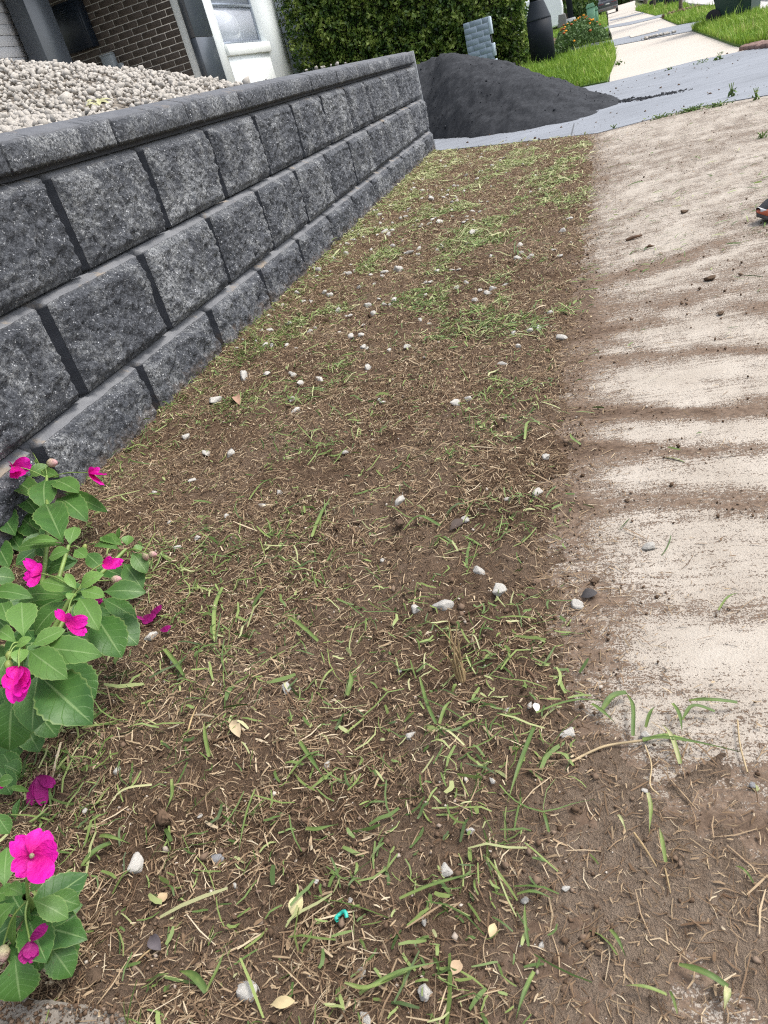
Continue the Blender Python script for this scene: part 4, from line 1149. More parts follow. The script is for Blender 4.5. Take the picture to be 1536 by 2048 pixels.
W1 = ((490, 1042, .165), [
    ((480, 1040), (255, 985), 105, 0, .004, .7), ((500, 1030), (655, 938), 95, .004, .015, .8), ((505, 1045), (660, 1082), 90, .004, .0, .7), ((650, 1050), (920, 1055), 125, -.012, -.03, .15),
    ((485, 1040), (415, 935), 55, .004, .02, .9), ((500, 1090), (625, 1295), 140, 0, -.015, .45), ((600, 1195), (770, 1465), 225, -.03, -.07, .0), ((640, 1190), (868, 1385), 210, -.05, -.09, .0),
    ((440, 1080), (120, 1110), 120, -.03, -.05, .1), ((420, 1105), (215, 1320), 150, -.02, -.05, .2), ((640, 1090), (865, 1225), 110, -.04, -.07, .0), ((470, 1060), (430, 1100), 60, .004, .006, .8), ((420, 1080), (150, 1230), 120, -.05, -.075, 0.0), ((560, 1130), (740, 1330), 120, -.06, -.10, 0.0)])
W2 = ((150, 1375, .195), [
    ((150, 1340), (138, 1118), 170, 0, .006, .55), ((110, 1375), (-10, 1300), 95, .004, .0, .5), ((195, 1390), (412, 1288), 110, .004, .006, .55), ((200, 1405), (645, 1452), 175, -.003, -.02, .3),
    ((185, 1420), (428, 1598), 180, 0, -.02, .35), ((140, 1405), (120, 1505), 95, .004, .0, .8), ((60, 1440), (-50, 1650), 140, -.01, -.03, .3), ((240, 1570), (585, 1885), 300, -.03, -.075, .0),
    ((240, 1560), (200, 1935), 215, -.04, -.08, .0), ((80, 1690), (60, 2050), 260, -.05, -.11, .0), ((380, 1490), (600, 1725), 210, -.08, -.12, .0), ((230, 1800), (358, 1965), 160, -.12, -.15, .0), ((100, 1400), (200, 1340), 60, .006, .012, .9),
    ((-60, 950), (95, 968), 120, -.03, -.05, .1), ((20, 1900), (90, 2120), 190, -.13, -.165, .0), ((140, 1880), (250, 2060), 150, -.14, -.17, .0), ((10, 2050), (120, 2230), 130, -.15, -.175, .1), ((-20, 2150), (70, 2330), 140, -.15, -.178, .05), ((60, 1250), (10, 1120), 110, -.02, -.02, .3), ((20, 1560), (-20, 1400), 100, -.02, -.02, .3), ((-60, 1055), (210, 1088), 105, -.02, -.03, .25), ((-50, 1100), (62, 1195), 120, -.03, -.05, .1), ((-50, 1200), (48, 1290), 130, -.03, -.05, .1), ((20, 1720), (-40, 1990), 200, -.07, -.11, .0)])
W3 = ((440, 772, .13), [
    ((400, 745), (288, 498), 195, 0, .004, .1), ((440, 760), (475, 640), 90, .004, .01, .5), ((385, 752), (105, 775), 95, 0, -.015, .3), ((440, 790), (308, 835), 95, .002, -.004, .45), ((470, 785), (545, 835), 80, .004, .0, .5), ((540, 805), (645, 905), 95, -.01, -.03, .1), ((480, 855), (298, 925), 110, -.04, -.06, .0), ((385, 735), (190, 740), 60, .006, .003, .5)])
W4 = ((300, 335, .12), [
    ((290, 345), (285, 532), 165, .002, -.015, .1), ((330, 345), (498, 425), 125, .004, -.004, .3), ((360, 460), (553, 608), 155, -.02, -.04, .1), ((400, 425), (680, 548), 90, -.025, -.05, .1), ((80, 350), (248, 458), 125, -.004, -.01, .15), ((-20, 370), (95, 525), 140, -.01, -.03, .15),
    ((255, 290), (375, 325), 60, .004, .0, .4), ((140, 450), (248, 575), 120, -.03, -.05, .05), ((-20, 505), (98, 695), 150, -.03, -.06, .0), ((60, 430), (-10, 620), 140, -.04, -.06, .0), ((30, 640), (140, 800), 120, -.07, -.095, .0), ((-30, 720), (60, 900), 130, -.07, -.095, .05), ((200, 540), (330, 690), 110, -.05, -.075, .0), ((120, 570), (275, 715), 145, -.06, -.085, .0), ((150, 180), (240, 240), 45, .0, .0, .5), ((30, 155), (65, 85), 65, .0, .01, .5), ((-30, 170), (35, 110), 50, 0, 0, .5), ((170, 300), (70, 290), 70, 0, 0, .2), ((180, 330), (300, 250), 80, .003, .01, .4)])
W5 = ((800, 795, .085), [
    ((755, 785), (608, 750), 95, 0, -.006, .3), ((775, 760), (635, 705), 85, .003, .003, .45), ((800, 760), (812, 695), 70, .004, .014, .5), ((830, 800), (925, 935), 100, 0, -.03, .35), ((780, 870), (900, 1035), 130, -.02, -.05, .1), ((745, 720), (752, 645), 30, .01, .03, .6), ((600, 895), (785, 960), 110, -.03, -.045, .0), ((830, 790), (900, 770), 50, .004, .0, .5), ((790, 800), (740, 870), 60, 0, -.02, .2)])
p1, o1 = build_plant('impatiens_plant', 'larger green impatiens plant with magenta flowers against the foot of the wall', (40, 1420), crop4, 3.15, [W1, W2, W3, W4, W5], [])
G1 = ((190, 1195, .125), [
    ((230, 1200), (468, 1325), 150, 0, -.02, .4), ((330, 1165), (548, 1235), 140, -.02, -.04, .2), ((110, 1215), (-50, 1400), 140, 0, -.02, .4), ((30, 1120), (50, 838), 135, -.005, .0, .35), ((160, 1165), (50, 1112), 100, .003, .0, .5), ((205, 1145), (285, 1065), 70, .004, .004, .5), ((140, 1150), (-30, 1160), 110, -.005, -.01, .4),
    ((260, 1405), (270, 1685), 170, -.05, -.08, .05), ((320, 1490), (492, 1725), 200, -.07, -.1, .05), ((340, 1385), (520, 1615), 190, -.085, -.11, .0), ((100, 1580), (140, 1895), 260, -.04, -.075, .1), ((110, 1250), (90, 1520), 60, -.01, -.05, .6), ((200, 1250), (230, 1420), 70, -.02, -.06, .2), ((-30, 600), (65, 745), 110, -.02, -.04, .2), ((-20, 400), (92, 370), 80, -.05, -.05, .3), ((30, 430), (200, 455), 40, -.06, -.09, .4), ((20, 270), (140, 330), 120, -.08, -.1, .0), ((140, 500), (100, 640), 45, -.1, -.11, .2)])
p2, o2 = build_plant('impatiens_plant', 'smaller impatiens plant with one fully open magenta flower above the concrete edging', (45, 1880), crop5, 3.425, [G1], [])


def flower_px(pt, o0, cr, c, z, tips, sc_, mat, dz=0.0, nh=None):
    cen = g(*cr(*c), z); toc = CAM - cen; toc /= np.linalg.norm(toc)
    nhint = toc if nh is None else toc + np.array(nh)
    pet = []
    for (tx, ty), w, zz in tips:
        pet.append((g(*cr(tx, ty), z + zz), w / sc_ * depth(cen) / F))
    add_flower(pt, o0, cen, pet, nhint, mat)
    return cen


def pedicel(pt, o0, a, b, r=.0011):
    m = (a + b) / 2 + np.array([0, 0, .006])
    link('flower_stalk', tube_mesh('flower_stalk', spline([a, m, b], 8) - o0, r, MSTEM, 5), pt)


c1w = {k: g(*crop4(w[0][0], w[0][1]), w[0][2]) for k, w in (('1', W1), ('2', W2), ('3', W3), ('4', W4), ('5', W5))}
f = flower_px(p1, o1, crop4, (88, 262), .155, [((45, 178), 85, .0), ((198, 240), 100, .0), ((150, 385), 95, -.003), ((120, 370), 70, .004), ((20, 250), 60, -.004)], 3.15, MPETAL); pedicel(p1, o1, c1w['4'], f)
f = flower_px(p1, o1, crop4, (562, 300), .125, [((655, 345), 80, 0), ((640, 410), 70, -.006), ((632, 285), 60, .004), ((600, 270), 50, .006)], 3.15, MPETAL, nh=(.6, .3, .2)); pedicel(p1, o1, c1w['4'], f)
f = flower_px(p1, o1, crop4, (262, 935), .175, [((150, 955), 90, -.004), ((185, 1025), 70, -.01), ((180, 870), 70, .004), ((205, 900), 100, .008)], 3.15, MPETAL, nh=(-.5, .2, .3)); pedicel(p1, o1, c1w['1'], f)
f = flower_px(p1, o1, crop4, (648, 872), .125, [((785, 878), 85, 0), ((750, 940), 80, -.006), ((720, 845), 60, .004)], 3.15, MPETAL, nh=(.5, .2, .3)); pedicel(p1, o1, c1w['1'], f)
f = flower_px(p1, o1, crop4, (420, 1245), .18, [((560, 1235), 90, 0), ((545, 1320), 75, -.01), ((350, 1160), 60, .006), ((470, 1200), 85, .006)], 3.15, MPETAL, nh=(.3, -.2, .5)); pedicel(p1, o1, c1w['1'], f)
f = flower_px(p1, o1, crop4, (120, 1530), .195, [((30, 1680), 110, -.006), ((100, 1760), 130, -.012), ((180, 1740), 120, -.010), ((236, 1650), 100, -.004), ((150, 1640), 95, .006), ((60, 1600), 110, .0)], 3.15, MPETAL, nh=(0, -.4, .0)); pedicel(p1, o1, c1w['2'], f)
f = flower_px(p1, o1, crop4, (590, 1085), .14, [((655, 1110), 50, 0), ((640, 1125), 45, -.004)], 3.15, MWILT)
f = flower_px(p1, o1, crop4, (-30, 310), .14, [((30, 300), 60, 0), ((20, 350), 60, 0), ((-60, 350), 60, 0)], 3.15, MPETAL)
for (x, y), z, L, ax, mt, k in (((155, 88), .145, 70, (1, .1, .1), MBUD, '4'), ((295, 240), .14, 80, (1, .0, -.1), MBUD, '4'), ((905, 800), .085, 60, (.1, -.2, -.8), MBUD, '5'), ((935, 812), .085, 60, (1, 0, -.2), MBUD, '5'), ((60, 1420), .2, 70, (0, -.5, -.6), MGBUD, '2'), ((50, 1480), .195, 75, (0.3, -.6, -.5), MGBUD, '2'), ((140, 150), .14, 55, (.6, -.4, -.4), MGBUD, '4'), ((700, 978), .13, 75, (1, .1, 0), MBUD, '1'), ((585, 1110), .15, 50, (.3, -.3, -.4), MGBUD, '1'), ((530, 790), .12, 45, (.3, .3, .6), MGBUD, '3')):
    c = g(*crop4(x, y), z); add_bud(p1, o1, c, L / 3.15 * depth(c) / F, ax, mt); pedicel(p1, o1, c1w[k], c, .0009)
gc = g(*crop5(190, 1195), .125)
f = flower_px(p2, o2, crop5, (225, 905), .165, [((300, 715), 190, .004), ((430, 850), 170, .0), ((330, 1085), 175, -.004), ((95, 1020), 150, -.003), ((105, 800), 150, .002)], 3.425, MPETAL); pedicel(p2, o2, gc, f, .0014)
link('flower_centre', (lambda me: me)(lathe_mesh('flower_centre', [(.0006, 0), (.0022, .001), (.002, .003), (.0006, .004)], MBUD, 8)), p2).location = f + (CAM - f) / np.linalg.norm(CAM - f) * .004 - o2
f = flower_px(p2, o2, crop5, (205, 1480), .10, [((330, 1360), 70, .01), ((190, 1640), 130, -.012), ((215, 1600), 100, -.008)], 3.425, MWILT); pedicel(p2, o2, gc, f, .0009)
c = g(*crop5(25, 1500), .09); add_bud(p2, o2, c, 120 / 3.425 * depth(c) / F, (0, -.5, -.6), MBUD); pedicel(p2, o2, gc, c, .0009)
f = flower_px(p2, o2, crop5, (262, 350), .03, [((380, 420), 75, -.008), ((240, 500), 60, -.012), ((300, 560), 90, -.018), ((200, 560), 80, -.018)], 3.425, MWILT)
f = flower_px(p2, o2, crop5, (-10, 400), .05, [((38, 400), 70, 0), ((20, 430), 60, 0)], 3.425, MPETAL)
for (c, tips, lab) in (((900, 1215), [((985, 1240), 90), ((870, 1225), 70)], 'crumpled magenta petal on the soil left of centre of three'), ((950, 1190), [((1035, 1150), 60)], 'upper fallen magenta petal beside the pitted stone'), ((1010, 1295), [((1085, 1280), 50)], 'lowest fallen magenta petal right of the pitted stone')):
    cen = lay(*crop4(*c), .006); parts = []
    for (tx, ty), w in tips:
        V, Fc, lt = petal_vf(cen, lay(*crop4(tx, ty), .010), w / 3.15 * depth(cen) / F, np.array([0.2, -.3, 1]), .15); parts.append((V, Fc, lt))
    V, Fc = join_vf([(a, b) for a, b, _ in parts])
    setup(link('fallen_petal', mesh_np('fallen_petal', V, Fc, MWILT, True, {'lt': np.concatenate([p[2] for p in parts])})), lab, 'petal', 'fallen magenta petals')
n = 520; ep = np.array([g(x, y)[:2] for x, y in ((-20, 2016), (262, 2040), (262, 2100), (-20, 2100))]); u = r1.random((n, 2)) ** [1, 1.7]
ex = (ep[0] * (1 - u[:, :1]) + ep[1] * u[:, :1]) * (1 - u[:, 1:]) + (ep[3] * (1 - u[:, :1]) + ep[2] * u[:, :1]) * u[:, 1:]; S = r1.lognormal(math.log(.0012), .5, n).clip(.0005, .005)
scatter_join('soil_crumbs', ov, np.stack([ex[:, 0], ex[:, 1], np.full(n, .017) + S * .3], 1), S, r1, MCRUMB, r1.beta(1.2, 1.8, n))
# dead leaves and small litter
for (b, t, wpx, col, lab) in (((605, 1788), (584, 1832), 30, (0.62, 0.55, 0.30), 'pale yellow fallen leaf lying in the lower verge'), ((335, 1785), (318, 1806), 20, (0.42, 0.31, 0.18), 'curled tan leaf near the cream stone'), ((990, 1845), (980, 1875), 17, (0.48, 0.38, 0.22), 'small tan leaf in the lower verge near the path'), ((300, 1872), (322, 1900), 26, (0.10, 0.085, 0.09), 'dark dry leaf scrap at the lower left'), ((898, 1062), (930, 1040), 20, (0.07, 0.05, 0.04), 'dark dead leaf tucked under a small white stone'), ((1160, 1195), (1195, 1185), 22, (0.05, 0.045, 0.045), 'dark scrap behind the angular white stone'),
                              ((465, 1440), (480, 1475), 22, (0.45, 0.35, 0.22), 'tan curled leaf above the crossed blades'), ((1070, 1405), (1075, 1425), 14, (0.6, 0.58, 0.5), 'bleached seed husk left of the long green blade'), ((920, 1920), (905, 1950), 24, (0.42, 0.30, 0.19), 'curled brown leaf near the bottom of the verge'), ((540, 2010), (590, 2002), 22, (0.45, 0.36, 0.2), 'dry folded leaf at the bottom beside the largest stone'),
                              ((470, 795), (480, 810), 16, (0.36, 0.22, 0.15), 'brown leaf flake under the wall')):
    B_, T_ = lay(*b, .004), lay(*t, .006)
    V, Fc, ls, lt = leaf_vf(B_, T_, wpx * depth(B_) / F, np.array([.2, -.3, 1]), .35, .12, 0.02)
    mt = M('dry_leaf_' + str(b[0]), .7, .3); mt.color(mt.ramp(mt.noise(mt.co(), 90, 4), [(.3, tuple(c * .7 for c in col)), (.7, col)]))
    setup(link('fallen_leaf', mesh_np('fallen_leaf', V, Fc, mt.m, True)), lab, 'leaf', 'dead leaves on the ground')
X = lay(685, 1838, .003); me = tube_mesh('plastic_scrap', [X + np.array([.005 * math.cos(a), .005 * math.sin(a), .003 + .002 * math.sin(a * 2)]) for a in np.linspace(0, 4.2, 9)], .0019, simple('turquoise_plastic', (0.03, 0.36, 0.28), .4, .1), 6)
setup(link('plastic_scrap', me), 'tiny turquoise plastic scrap in the lower verge', 'plastic scrap')
# pale wilted leaves lying on the gravel
wl = thing('wilted_weed', 'yellowish wilted weed lying on the gravel behind the capstones', 'weed', on_plane(200, 218, 0, -0.42)); o0 = np.array(wl.location)
MWL = simple('wilted_green', (0.34, 0.33, 0.17), .6, .3, 40)
for k in range(7):
    a = k * .9; V, Fc, ls, lt = leaf_vf(np.array([0, 0, .01]), np.array([.045 * math.cos(a) * (1 + .3 * (k % 2)), .05 * math.sin(a), .008 + .010 * (k % 3)]), .018, np.array([.3, -.3, 1]), .3, .2)
    link('leaf', mesh_np('leaf', V, Fc, MWL, True), wl)

# ------------------------------------------------------------------ heap of black crusher dust on the driveway
PC = np.array([-0.15, 7.35]); PH = 0.66
_base = np.array([(-0.28, 6.55), (0.05, 6.0), (0.35, 5.55), (0.79, 5.02), (1.165, 4.80), (1.42, 5.02), (1.52, 5.35), (1.30, 6.0), (1.12, 6.8), (1.05, 7.5), (0.9, 8.2), (0.3, 8.9), (-0.6, 9.1), (-1.5, 8.6), (-1.9, 7.6), (-1.5, 6.9), (-0.8, 6.6)]) - PC
_th = np.arctan2(_base[:, 1], _base[:, 0]); _rr = np.hypot(_base[:, 0], _base[:, 1]); _oo = np.argsort(_th); _th, _rr = _th[_oo], _rr[_oo]
_t2 = np.linspace(-np.pi, np.pi, 181)[:-1]; _r2 = np.interp(_t2, np.concatenate([[_th[-1] - 2 * np.pi], _th, [_th[0] + 2 * np.pi]]), np.concatenate([[_rr[-1]], _rr, [_rr[0]]]))
_kk = np.hanning(19); _kk /= _kk.sum(); _rr = np.convolve(np.concatenate([_r2[-9:], _r2, _r2[:9]]), _kk, 'valid'); _th = _t2
_th = np.concatenate([[_th[-1] - 2 * np.pi], _th, [_th[0] + 2 * np.pi]]); _rr = np.concatenate([[_rr[-1]], _rr, [_rr[0]]])


def pile_h(x, y):
    dx, dy = x - PC[0], y - PC[1]; r = np.hypot(dx, dy); R = np.interp(np.arctan2(dy, dx), _th, _rr) * (1 + 0.09 * fbm(x * 3, y * 3, 2, 4))
    q = 1 - r / R
    rr = np.sqrt((r / R) ** 2 + 0.012)
    h = PH * np.maximum(1.02 - rr ** 1.22, 0) ** 1.02 + np.where(q > -0.02, 0.004, -0.03)
    return h + (q > 0) * np.minimum(1, q * 8) * (0.045 * fbm(x * 2.8, y * 2.8, 4, 3) + 0.030 * fbm(x * 9, y * 9, 6, 4, 0.7) + 0.026 * np.abs(fbm(x * 34, y * 34, 8, 3, .7)))


pt = thing('crusher_dust_pile', 'wide heap of black crusher dust tipped on the grey driveway beyond the wall', 'dust pile', (PC[0], PC[1], 0.03))
xs = np.linspace(-2.1, 1.7, 190); ys = np.linspace(4.6, 9.3, 230); GX, GY = np.meshgrid(xs, ys); HZ = pile_h(GX, GY)
link('heap', mesh_np('heap', np.stack([GX - PC[0], GY - PC[1], HZ + zt(GY) - 0.03], -1), grid_faces(230, 190), MPILE, True), pt)
n = 2600; a = r1.random(n) * 6.28; q = np.sqrt(r1.random(n)) * 1.03; R = np.interp(np.arctan2(np.sin(a), np.cos(a)), _th, _rr)
cx, cy = PC[0] + np.cos(a) * q * R, PC[1] + np.sin(a) * q * R; S = r1.lognormal(math.log(.006), .5, n).clip(.003, .03)
scatter_join('lumps', [rock_vf(350 + k, 1, 1, 4, .2) for k in range(4)], np.stack([cx - PC[0], cy - PC[1], np.maximum(pile_h(cx, cy), 0.004) + zt(cy) - .03 - S * .1], 1), S, r1, MPILE, None, pt)
# spilled trail and specks on the driveway
tr = np.array([gs(*q)[:2] for q in ((1235, 206), (1290, 200), (1330, 192), (1362, 186))]); n = 1500; u = r1.random(n) ** 1.2 * 3; i = u.astype(int).clip(0, 2)
pp = tr[i] + (tr[i + 1] - tr[i]) * (u - i)[:, None] + r1.normal(0, .035, (n, 2)); S = r1.lognormal(math.log(.006), .5, n).clip(.003, .02)
scatter_join('spilled_dust', ov, np.stack([pp[:, 0], pp[:, 1], zt(pp[:, 1]) + .005 + S * .2], 1), S, r1, MPILE)
n = 420; pp = np.stack([r1.uniform(0.1, 3.0, n), r1.uniform(3.9, 7.0, n)], 1); S = r1.lognormal(math.log(.005), .5, n).clip(.002, .016)
scatter_join('driveway_specks', ov, np.stack([pp[:, 0], pp[:, 1], zt(pp[:, 1]) + .005 + S * .2], 1), S, r1, MCRUMB, r1.beta(1.5, 3, n))
jl = [gs(1143, 272)[:2], gs(1150, 243)[:2]]
d_ = (jl[1] - jl[0]); d_ = d_ / np.linalg.norm(d_); a_ = jl[0]; b_ = jl[0] + d_ * 0.9; s_ = np.array([-d_[1], d_[0]]) * .004
setup(link('driveway_joint', mesh_np('driveway_joint', [(*(a_ - s_), .0065), (*(a_ + s_), .0065), (*(b_ + s_), .0065), (*(b_ - s_), .0065)], np.array([(0, 1, 2, 3)]), simple('joint_dark', (.08, .085, .09), .9))), kind='structure')

# ------------------------------------------------------------------ house
house = thing('house', 'modern house with dark brick, white rendered wall, grey columns and a window', 'house', (-4.5, 10, 0.6)); HO = np.array([-4.5, 10, 0.6])
MBRK = M('dark_brick', .85, .25); _c = MBRK.co(); _r = MBRK.rand()
_n = MBRK.noise(_c, 35, 5, .7)
MBRK.color(MBRK.mix(MBRK.math('MULTIPLY', _r, .5), MBRK.ramp(_n, [(.3, (.058, .047, .040)), (.7, (.108, .089, .075))]), (.082, .068, .060))); MBRK.bump(_n, .3, .003); MBRK = MBRK.m
MMORT = simple('pale_mortar', (.50, .48, .44), .9, .1, 30, .3)
MWHITE = simple('white_render', (.74, .78, .78), .85, .025, 1.5, .12)
MCOLD = simple('column_grey', (.052, .063, .078), .34, .04, 2, spec=.75)
MCOLL = simple('column_light_grey', (.30, .335, .36), .55, .03, 2)
MSID = simple('white_siding', (.70, .70, .72), .6, .03, 3)
MNAVY = simple('meter_box_navy', (.010, .016, .026), .4, .1, 3)
MALU = simple('window_aluminium', (.36, .40, .46), .35, .05, 5, metal=.6)
MROOF = simple('roof_sheet', (.10, .105, .115), .5, .1, 3)


def hbox(name, x0, x1, y0, y1, z0, z1, mat, bev=0.004, parent=house, o=HO):
    ob = link(name, box_mesh(name, x0 - o[0], x1 - o[0], y0 - o[1], y1 - o[1], z0 - o[2], z1 - o[2], mat, bev), parent); return ob


YB = 10.0; ZT = 3.3
hbox('mortar_wall', -6.4, -4.0, YB, YB + .2, .55, ZT, MMORT, 0)
z0 = on_plane(325 / 4.8 + 280, 130 / 4.8, 1, YB)[2] - 20 * 0.083; bmq = [box_mesh('brick', 0, .2245, -.007, .05, 0, .073, MBRK, .003), box_mesh('brick', 0, .107, -.007, .05, 0, .073, MBRK, .003)]
k = 0
for r in range(36):
    z = z0 + r * .083
    if z < .6 or z > ZT - .1: continue
    x = -4.003; half = r % 2 == 0
    while x > -6.35 and k < 300:
        wd = .107 if half else .2245
        x0 = x - wd
        vis = proj_ok = True
        link('brick', bmq[1] if half else bmq[0], house, (x0 - HO[0], YB - HO[1], z - HO[2])); k += 1
        x = x0 - .0105; half = False
hbox('rendered_pier', -4.0, -3.872, YB - .02, YB + .2, .55, ZT, MWHITE)
zc = [on_plane(411, 73, 0, -3.775)[2], on_plane(442, 167, 0, -3.775)[2]]
ycol = on_plane(459.2, 177, 0, -3.775)[1]
for a, b in ((.55, zc[1] - .003), (zc[1] + .003, zc[0] - .003), (zc[0] + .003, ZT)):
    hbox('column_panel', -3.872, -3.775, YB - .06, ycol, a, b, MCOLD, .003)
hbox('column_core', -3.868, -3.781, YB - .05, ycol - .01, .55, ZT, simple('joint_black', (.02, .02, .02)), 0)
XW = -3.80
wl_ = on_plane(280 + 690 / 4.8, 40 / 4.8, 0, XW)[1]; wr_ = on_plane(280 + 1200 / 4.8, 370 / 4.8, 0, XW)[1]
ws_ = on_plane(280 + 815 / 4.8, 430 / 4.8, 0, XW)[2]; sb_ = on_plane(280 + 845 / 4.8, 540 / 4.8, 0, XW)[2]
yr = on_plane(588, 148, 0, XW)[1]
wt_ = ws_ + 1.15
wv = join_vf([box_vf(XW - .25 - HO[0], XW - HO[0], ycol - HO[1], wl_ - HO[1], -.05, ZT - HO[2]), box_vf(XW - .25 - HO[0], XW - HO[0], wr_ - HO[1], yr - HO[1], -.05, ZT - HO[2]),
              box_vf(XW - .25 - HO[0], XW - HO[0], wl_ - HO[1], wr_ - HO[1], -.05, ws_ - HO[2]), box_vf(XW - .25 - HO[0], XW - HO[0], wl_ - HO[1], wr_ - HO[1], wt_ - HO[2], ZT - HO[2])])
link('wall', mesh_np('wall', wv[0], wv[1], MWHITE), house)
hbox('end_wall', -8.0, XW - .252, yr - .25, yr, .55, ZT, MWHITE)
win = hbox('window', XW - .12, XW - .07, wl_ + .002, wr_ - .002, ws_ + .002, ws_ + .05, MALU, .004)
fr = win
zmid = on_plane(280 + 860 / 4.8, 33 / 4.8, 0, XW)[2]
for nm, bx in (('frame', (XW - .12, XW - .07, wl_ + .002, wl_ + .05, ws_ + .051, wt_ - .002)), ('frame', (XW - .12, XW - .07, wr_ - .05, wr_ - .002, ws_ + .051, wt_ - .002)), ('frame', (XW - .12, XW - .07, wl_ + .051, wr_ - .051, wt_ - .05, wt_ - .002)), ('transom', (XW - .118, XW - .066, wl_ + .051, wr_ - .051, zmid - .02, zmid + .02))):
    hbox(nm, *bx, MALU, .003, fr, HO)
MG = M('pane_painted_reflection', .08, .35); MG.color(MG.ramp(MG.noise(MG.mapping(MG.co(), (1, 5, .2)), 1.0, 2), [(.3, (.54, .57, .63)), (.7, (.58, .61, .67))]))  # pale base colour painted in for the sky reflected by the glass
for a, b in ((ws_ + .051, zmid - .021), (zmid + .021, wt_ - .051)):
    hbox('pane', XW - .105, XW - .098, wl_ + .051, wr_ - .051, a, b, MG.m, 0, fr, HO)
hbox('sill', XW - .07, XW + .045, wl_ - .02, wr_ + .06, sb_, ws_ - .001, simple('sill_white', (.70, .73, .71), .8, .02), .004)
# porch side: light boards, grey column, meter box
XS = -5.2
for k in range(23):
    z = on_plane(0, 130 / 5.12, 0, XS)[2] - 14 * .1152 + k * .1152
    if z < .5: continue
    hbox('siding_board', XS - .03, XS + (0.0 if k % 2 else .0015), 3.0, 8.3, z + .002, z + .1115, MSID, .002)
hbox('siding_backing', XS - .2, XS - .010, 3.0, 8.3, .55, ZT, simple('siding_gap', (.16, .16, .17)), 0)
hbox('column', -5.125, -4.88, 8.0, 8.52, .55, ZT, MCOLD, .004)
ym = 9.80
a = on_plane(790 / 5.12, 0, 1, ym); b = on_plane(950 / 5.12, 470 / 5.12, 1, ym); t_ = on_plane(530 / 5.12, 65 / 5.12, 1, ym)
mbx = hbox('meter_box', t_[0] - .02, b[0], ym, YB - .008, b[2], t_[2], MNAVY, .006)
hbox('meter_box_door', t_[0] + .01, b[0] - .03, ym - .010, ym - .001, b[2] + .04, t_[2] - .03, MNAVY, .004, mbx, HO)
for q in range(5):
    c = on_plane((600 + 10 * q + 40) / 5.12, (118 + 19 * q) / 5.12, 1, ym - .01)
    hbox('vent_slot', c[0] - .035, c[0] + .035, ym - .022, ym - .0105, c[2] - .004, c[2] + .006, simple('vent_navy', (.022, .032, .045), .4), .002, mbx, HO)
c0 = on_plane(1020 / 5.12, 590 / 5.12, 1, 9.85); c1 = on_plane(1200 / 5.12, 680 / 5.12, 1, 9.85)
gb = hbox('gas_meter_box', c0[0], c0[0] + .17, 9.86, 9.99, c1[2] - .25, c0[2], MCOLL, .006)
hbox('gas_meter_lid', c0[0] - .008, c0[0] + .178, 9.85, 9.985, c0[2] + .001, c0[2] + .02, MCOLL, .004, gb, HO)
hbox('gas_pipe', c0[0] + .19, c0[0] + .26, 9.90, 9.98, c1[2] - .25, c1[2] + .03, MCOLL, .006)
hbox('roof', -11, -3.2, 2.4, 15.0, ZT + .002, ZT + .16, MROOF, .01)
hbox('rear_wing', -8, -3.75, 15.6, 15.8, .4, ZT, simple('rear_cladding', (.30, .34, .38), .7, .05), .004)
for q in range(12): hbox('cladding_strip', -5.5, -3.75, 15.592, 15.598, .5 + q * .22, .5 + q * .22 + .01, simple('cladding_joint', (.12, .13, .14)), 0)


# ------------------------------------------------------------------ foliage builders
def leaves_mesh(name, Pts, size, tint, rng, mat, outward=None, flat=0.5):
    """one folded diamond per leaf."""
    n = len(Pts); A = rng.normal(size=(n, 3))
    if outward is not None: A = A + outward * 0.8
    A[:, 2] -= 0.15; A /= np.linalg.norm(A, axis=1)[:, None]
    U = np.tile([0, 0, 1.0], (n, 1)) + rng.normal(0, .7, (n, 3)) + (0 if outward is None else outward * .6)
    Sd = np.cross(A, U); Sd /= np.linalg.norm(Sd, axis=1)[:, None] + 1e-9; Nn = np.cross(Sd, A)
    s = size[:, None]
    V = np.stack([Pts - A * s * .5, Pts + Sd * s * .28 + Nn * s * .08, Pts + A * s * .5, Pts - Sd * s * .28 + Nn * s * .08], 1).reshape(-1, 3)
    b = np.arange(n)[:, None] * 4
    Fc = np.concatenate([b + np.array([[0, 1, 2]]), b + np.array([[0, 2, 3]])], 0)
    return mesh_np(name, V, Fc, mat, False, {'tint': np.repeat(tint, 4)})


rh = np.random.default_rng(41)
# hedge beyond the driveway
hg = thing('hedge', 'tall dense dark green clipped hedge between the white house wall and the black pole', 'hedge', (-1.6, 14.4, .1)); ho = np.array([-1.6, 14.4, .1])
HX0, HX1, HY0, HY1, HZ1 = -3.66, .42, 13.72, 15.2, 2.75
n = 34000; u = rh.random(n); which = rh.random(n)
X = rh.uniform(HX0, HX1, n); Z = .02 + (HZ1 - .1) * rh.random(n); Y = np.full(n, HY0); OUT = np.tile([0, -1., .2], (n, 1))
m1 = which > .78; m2 = which > .90
Y[m1] = rh.uniform(HY0, HY1, m1.sum()); X[m1] = HX1; OUT[m1] = [1, 0, .2]
X[m2] = HX0; OUT[m2] = [-1, 0, .2]; m3 = which > .95; X[m3] = rh.uniform(HX0, HX1, m3.sum()); Z[m3] = HZ1; OUT[m3] = [0, 0, 1]
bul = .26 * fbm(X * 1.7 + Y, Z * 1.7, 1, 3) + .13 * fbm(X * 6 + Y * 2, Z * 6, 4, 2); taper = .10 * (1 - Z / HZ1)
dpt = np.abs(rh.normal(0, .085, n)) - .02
Pn = np.stack([X, Y, Z + .1], 1) + OUT * (bul - dpt + taper * 0)[:, None]; Pn[:, 0] = np.where(m2 & ~m3, Pn[:, 0], Pn[:, 0])
